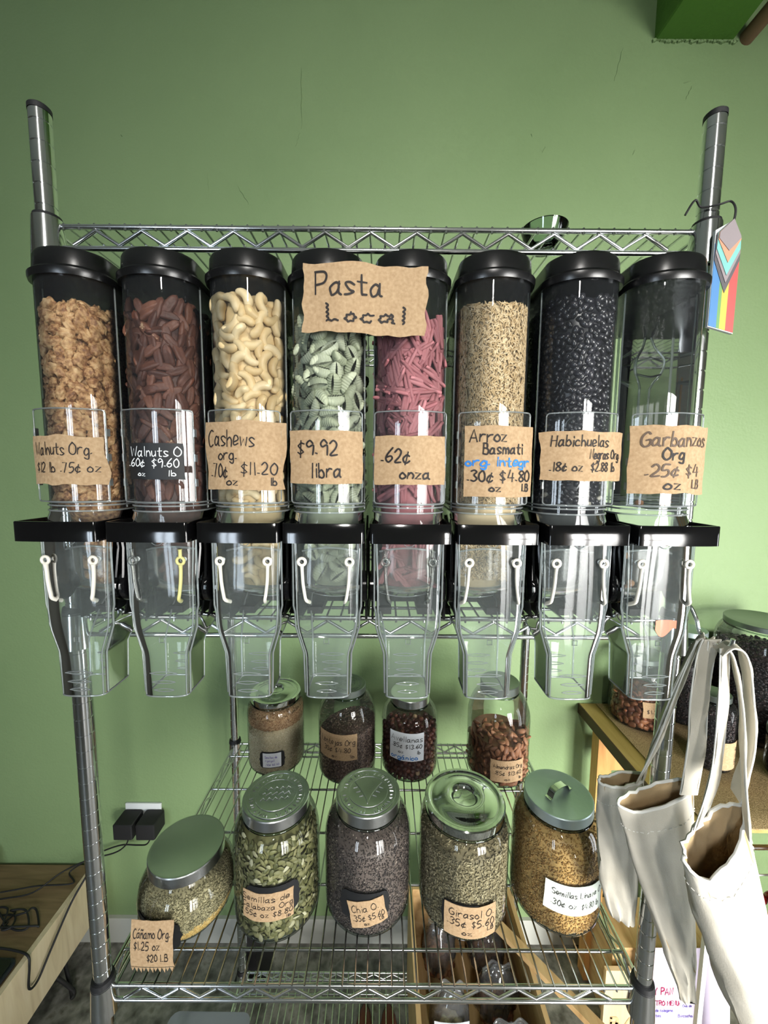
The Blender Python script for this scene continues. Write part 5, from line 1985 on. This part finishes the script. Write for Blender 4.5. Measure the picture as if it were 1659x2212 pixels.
def plastic_bag(c, size, label, seed, fill=.55, pale=False):
    """Crumpled clear zip bag with a heap of brown food inside."""
    rng = random.Random(seed)
    off = Vector((seed * 4.7, seed * 2.9, seed))
    sx, sy, sz = size
    V = []
    for p in ICO4:
        v = Vector(p)
        k = 1 + .20 * noise.noise(v * 1.7 + off) - .16 * abs(noise.noise(v * 3.2 + off)) - .10 * abs(noise.noise(v * 7.5 + off))
        q = math.copysign(abs(v.z) ** .8, v.z)
        pin = 1 - .35 * max(0, q) ** 2
        V.append((c[0] + v.x * k * sx * pin, c[1] + v.y * k * sy * (1 - .75 * max(0, q) ** 2), c[2] + sz + q * sz * (1 + .1 * noise.noise(v * 3 + off))))
    mb = MB()
    mb.add(V, [tuple(f) for f in ICOF4])
    b = mb.build('plastic_bag', 'bag_plastic', None, 60)
    tag(b, label, 'bag', 'plastic bags in the wooden crate')
    mb = MB()
    top = c[2] + 2 * sz * .97
    for dz in (0, .010):
        mb.tube([(c[0] + sx * .62 * t, c[1] + .006 * math.sin(t * 5 + seed), top + dz - .01 * t * t) for t in [-1 + k / 6 for k in range(13)]], .0013, 5)
    mb.grid(lambda a, bb: (c[0] + sx * .64 * (-1 + 2 * a), c[1] + .006 * math.sin((-1 + 2 * a) * 5 + seed), top - .014 + .030 * bb - .01 * (-1 + 2 * a) ** 2), 12, 3)
    mb.build('zip_strip', 'bag_plastic', b, 60)
    rg = np.random.default_rng(seed)
    n = 130
    P = rg.normal(size=(n, 3))
    P /= np.linalg.norm(P, axis=1)[:, None]
    P = P * np.array([sx * .80, sy * .80, sz * fill * .85]) * rg.uniform(.75, 1, (n, 1)) + np.array([c[0], c[1], c[2] + sz * fill * 1.02])
    mb2 = MB()
    mb2.lathe([(.002, -sz * fill * .7), (sx * .5, -sz * fill * .5), (sx * .66, 0), (sx * .5, sz * fill * .5), (.002, sz * fill * .7)], 16, (c[0], c[1], c[2] + sz * fill))
    o = mass('bag_filling', 'sesame' if pale else 'brown_treat', ICO1, ICOF1, P, rand_rot(rg, n), np.tile([[.011, .013, .008]], (n, 1)) * rg.uniform(.7, 1.2, (n, 1)), (mb2.v, mb2.f))
    o.location = Vector(o.location) - WL[b.name]
    o.parent = b
    for k_ in ('label', 'category', 'group'):
        if k_ in o:
            del o[k_]
    return b


cb = BS + .011
cz = cb + .130
MB().box(((CRX0 + CRX1) / 2, (CRY0 + CRY1) / 2, cz - .008), (CRX1 - CRX0 - .028, CRY1 - CRY0 - .028, .010)).build('inner_board', 'crate_wood', t, 0)
plastic_bag((.186, .475, cz + .006), (.052, .050, .085), 'clear plastic bag of brown food at the back of the crate', 1)
plastic_bag((.325, .480, cz + .006), (.058, .050, .082), 'shiny clear plastic bag slumped in the far corner of the crate', 2)
plastic_bag((.325, .372, cz + .004), (.062, .044, .082), 'clear zip bag with grey seal lines in the crate', 3)
gb = plastic_bag((.188, .300, cz + .006), (.052, .044, .105), 'clear plastic bag marked gato in the crate', 4, pale=True)
plastic_bag((.320, .240, cz), (.066, .042, .100), 'pale zip bag with dark seal lines at the front of the crate', 5, pale=True)
Wg, Hg = .085, .062
gfn = lambda u, v, off=.001: (.185 + u, .248 - off + 2.0 * u * u + .35 * v, cz + .140 + v * .94)
gp = paper_sheet(Wg, Hg, gfn, 81, .006).build('paper_insert', 'white_paper', gb, 60)
write_lines([('gato', .22, .36, .38, .50)], Wg, Hg, gfn, 'handwriting', gp, seed=81, pen=.0026)
# translucent tub
t = thing('plastic_tub', (-.40, .30, BS), 'translucent bluish plastic tub on the bottom shelf', 'tub')
mb = MB()
o1 = [(-.440 + x, .30 + yy) for x, yy in outline(.108, -.15, .06, .03, rb=.02, pw=3.5)]
mb.loft([[(x * .96 - .0174, yy, BS + .002) for x, yy in o1], [(x, yy, BS + .15) for x, yy in o1], [(x, yy, BS + .175) for x, yy in o1]], True, False)
mb.build('tub_body', 'tub_plastic', t, 50)
mb = MB()
mb.loft([[(x, yy, BS + .176) for x, yy in o1], [(x, yy, BS + .182 + .004 * math.sin(x * 60)) for x, yy in o1]], False, True)
mb.build('tub_cover', 'tub_plastic', t, 50)
# pair of brown shoes standing under the rack
for x, lb in ((-.037, 'brown leather shoe tip under the rack, the nearer to the tub'), (.040, 'brown leather shoe tip under the rack, the nearer to the crate')):
    t = thing('leather_shoe', (x, .40, 0), lb, 'shoe', 'pair of shoes under the rack')
    loops = []
    for k in range(11):
        q = k / 10
        yy = .555 - .26 * q
        w = .033 * (max(0.02, 1 - (1 - min(1, q * 2.6)) ** 2.2)) ** .5 * (1 - .12 * math.sin(q * 5))
        h = .012 + .050 * min(1, q * 1.5) ** .8
        loops.append([(x + w * math.cos(a), yy, max(.010, .012 + h * max(0, math.sin(a)))) for a in [2 * math.pi * j / 16 for j in range(16)]])
    MB().loft(loops, True, True).build('upper', 'brown_leather', t, 60)
    sl = []
    for zz in (.0, .010):
        sl.append([(x + .036 * math.cos(a) * (1 if math.sin(a) < .6 else .93), .425 + .137 * math.sin(a), zz) for a in [2 * math.pi * j / 24 for j in range(24)]])
    MB().loft(sl, True, True).build('sole', 'dark_edge', t, 30)
# plywood board with burnt letters, and the menu poster
t = thing('plywood_board', (.75, .49, 0), 'pale plywood board with faint burnt letters on the floor', 'board')
MB().box((.752, .490, .1235), (.115, .012, .247)).build('panel', 'board_wood', t, 0)
bfn = lambda u, v, off=.001: (.752 + u, .484 - off, .1235 + v)
write_lines([('BA', .22, .18, .16, .60, 'burnt_wood', 2.2)], .115, .247, bfn, 'lettering', t, seed=90, pen=.004)
t = thing('menu_poster', (.93, .46, 0), 'lilac menu poster with magenta lettering leaning on the floor', 'poster')
pfn = lambda u, v, off=.001: (.930 + u, .455 - off + .10 * (v + .16), .162 + v)
o = paper_sheet(.27, .32, pfn, 91, .0).build('sheet', 'lilac_paper', t, 0)
write_lines([('HOY PAN', .05, .565, .062, .31, 'ink_magenta', 1.5), ('NUESTRO MENU:', .04, .465, .042, .40, 'ink_magenta', 1.1), ('shots de colageno', .06, .405, .028, .30, 'ink_violet', .6), ('galletas', .08, .355, .028, .15, 'ink_violet', .6), ('Bizcocho', .42, .355, .028, .16, 'ink_violet', .6), ('Club de', .47, .45, .022, .10, 'ink_violet', .5)], .27, .32, pfn, 'lettering', o, seed=92, pen=.0026)
# support behind the poster and board
t = thing('floor_box', (.93, .58, 0), 'plain wooden box on the floor behind the poster', 'box')
MB().rbox((.90, .585, .14), (.34, .14, .28), .004, 2).build('box_body', 'crate_wood', t, 30)
MB().box((.90, .585, .284), (.345, .146, .008)).build('lid', 'crate_wood', t, 0)
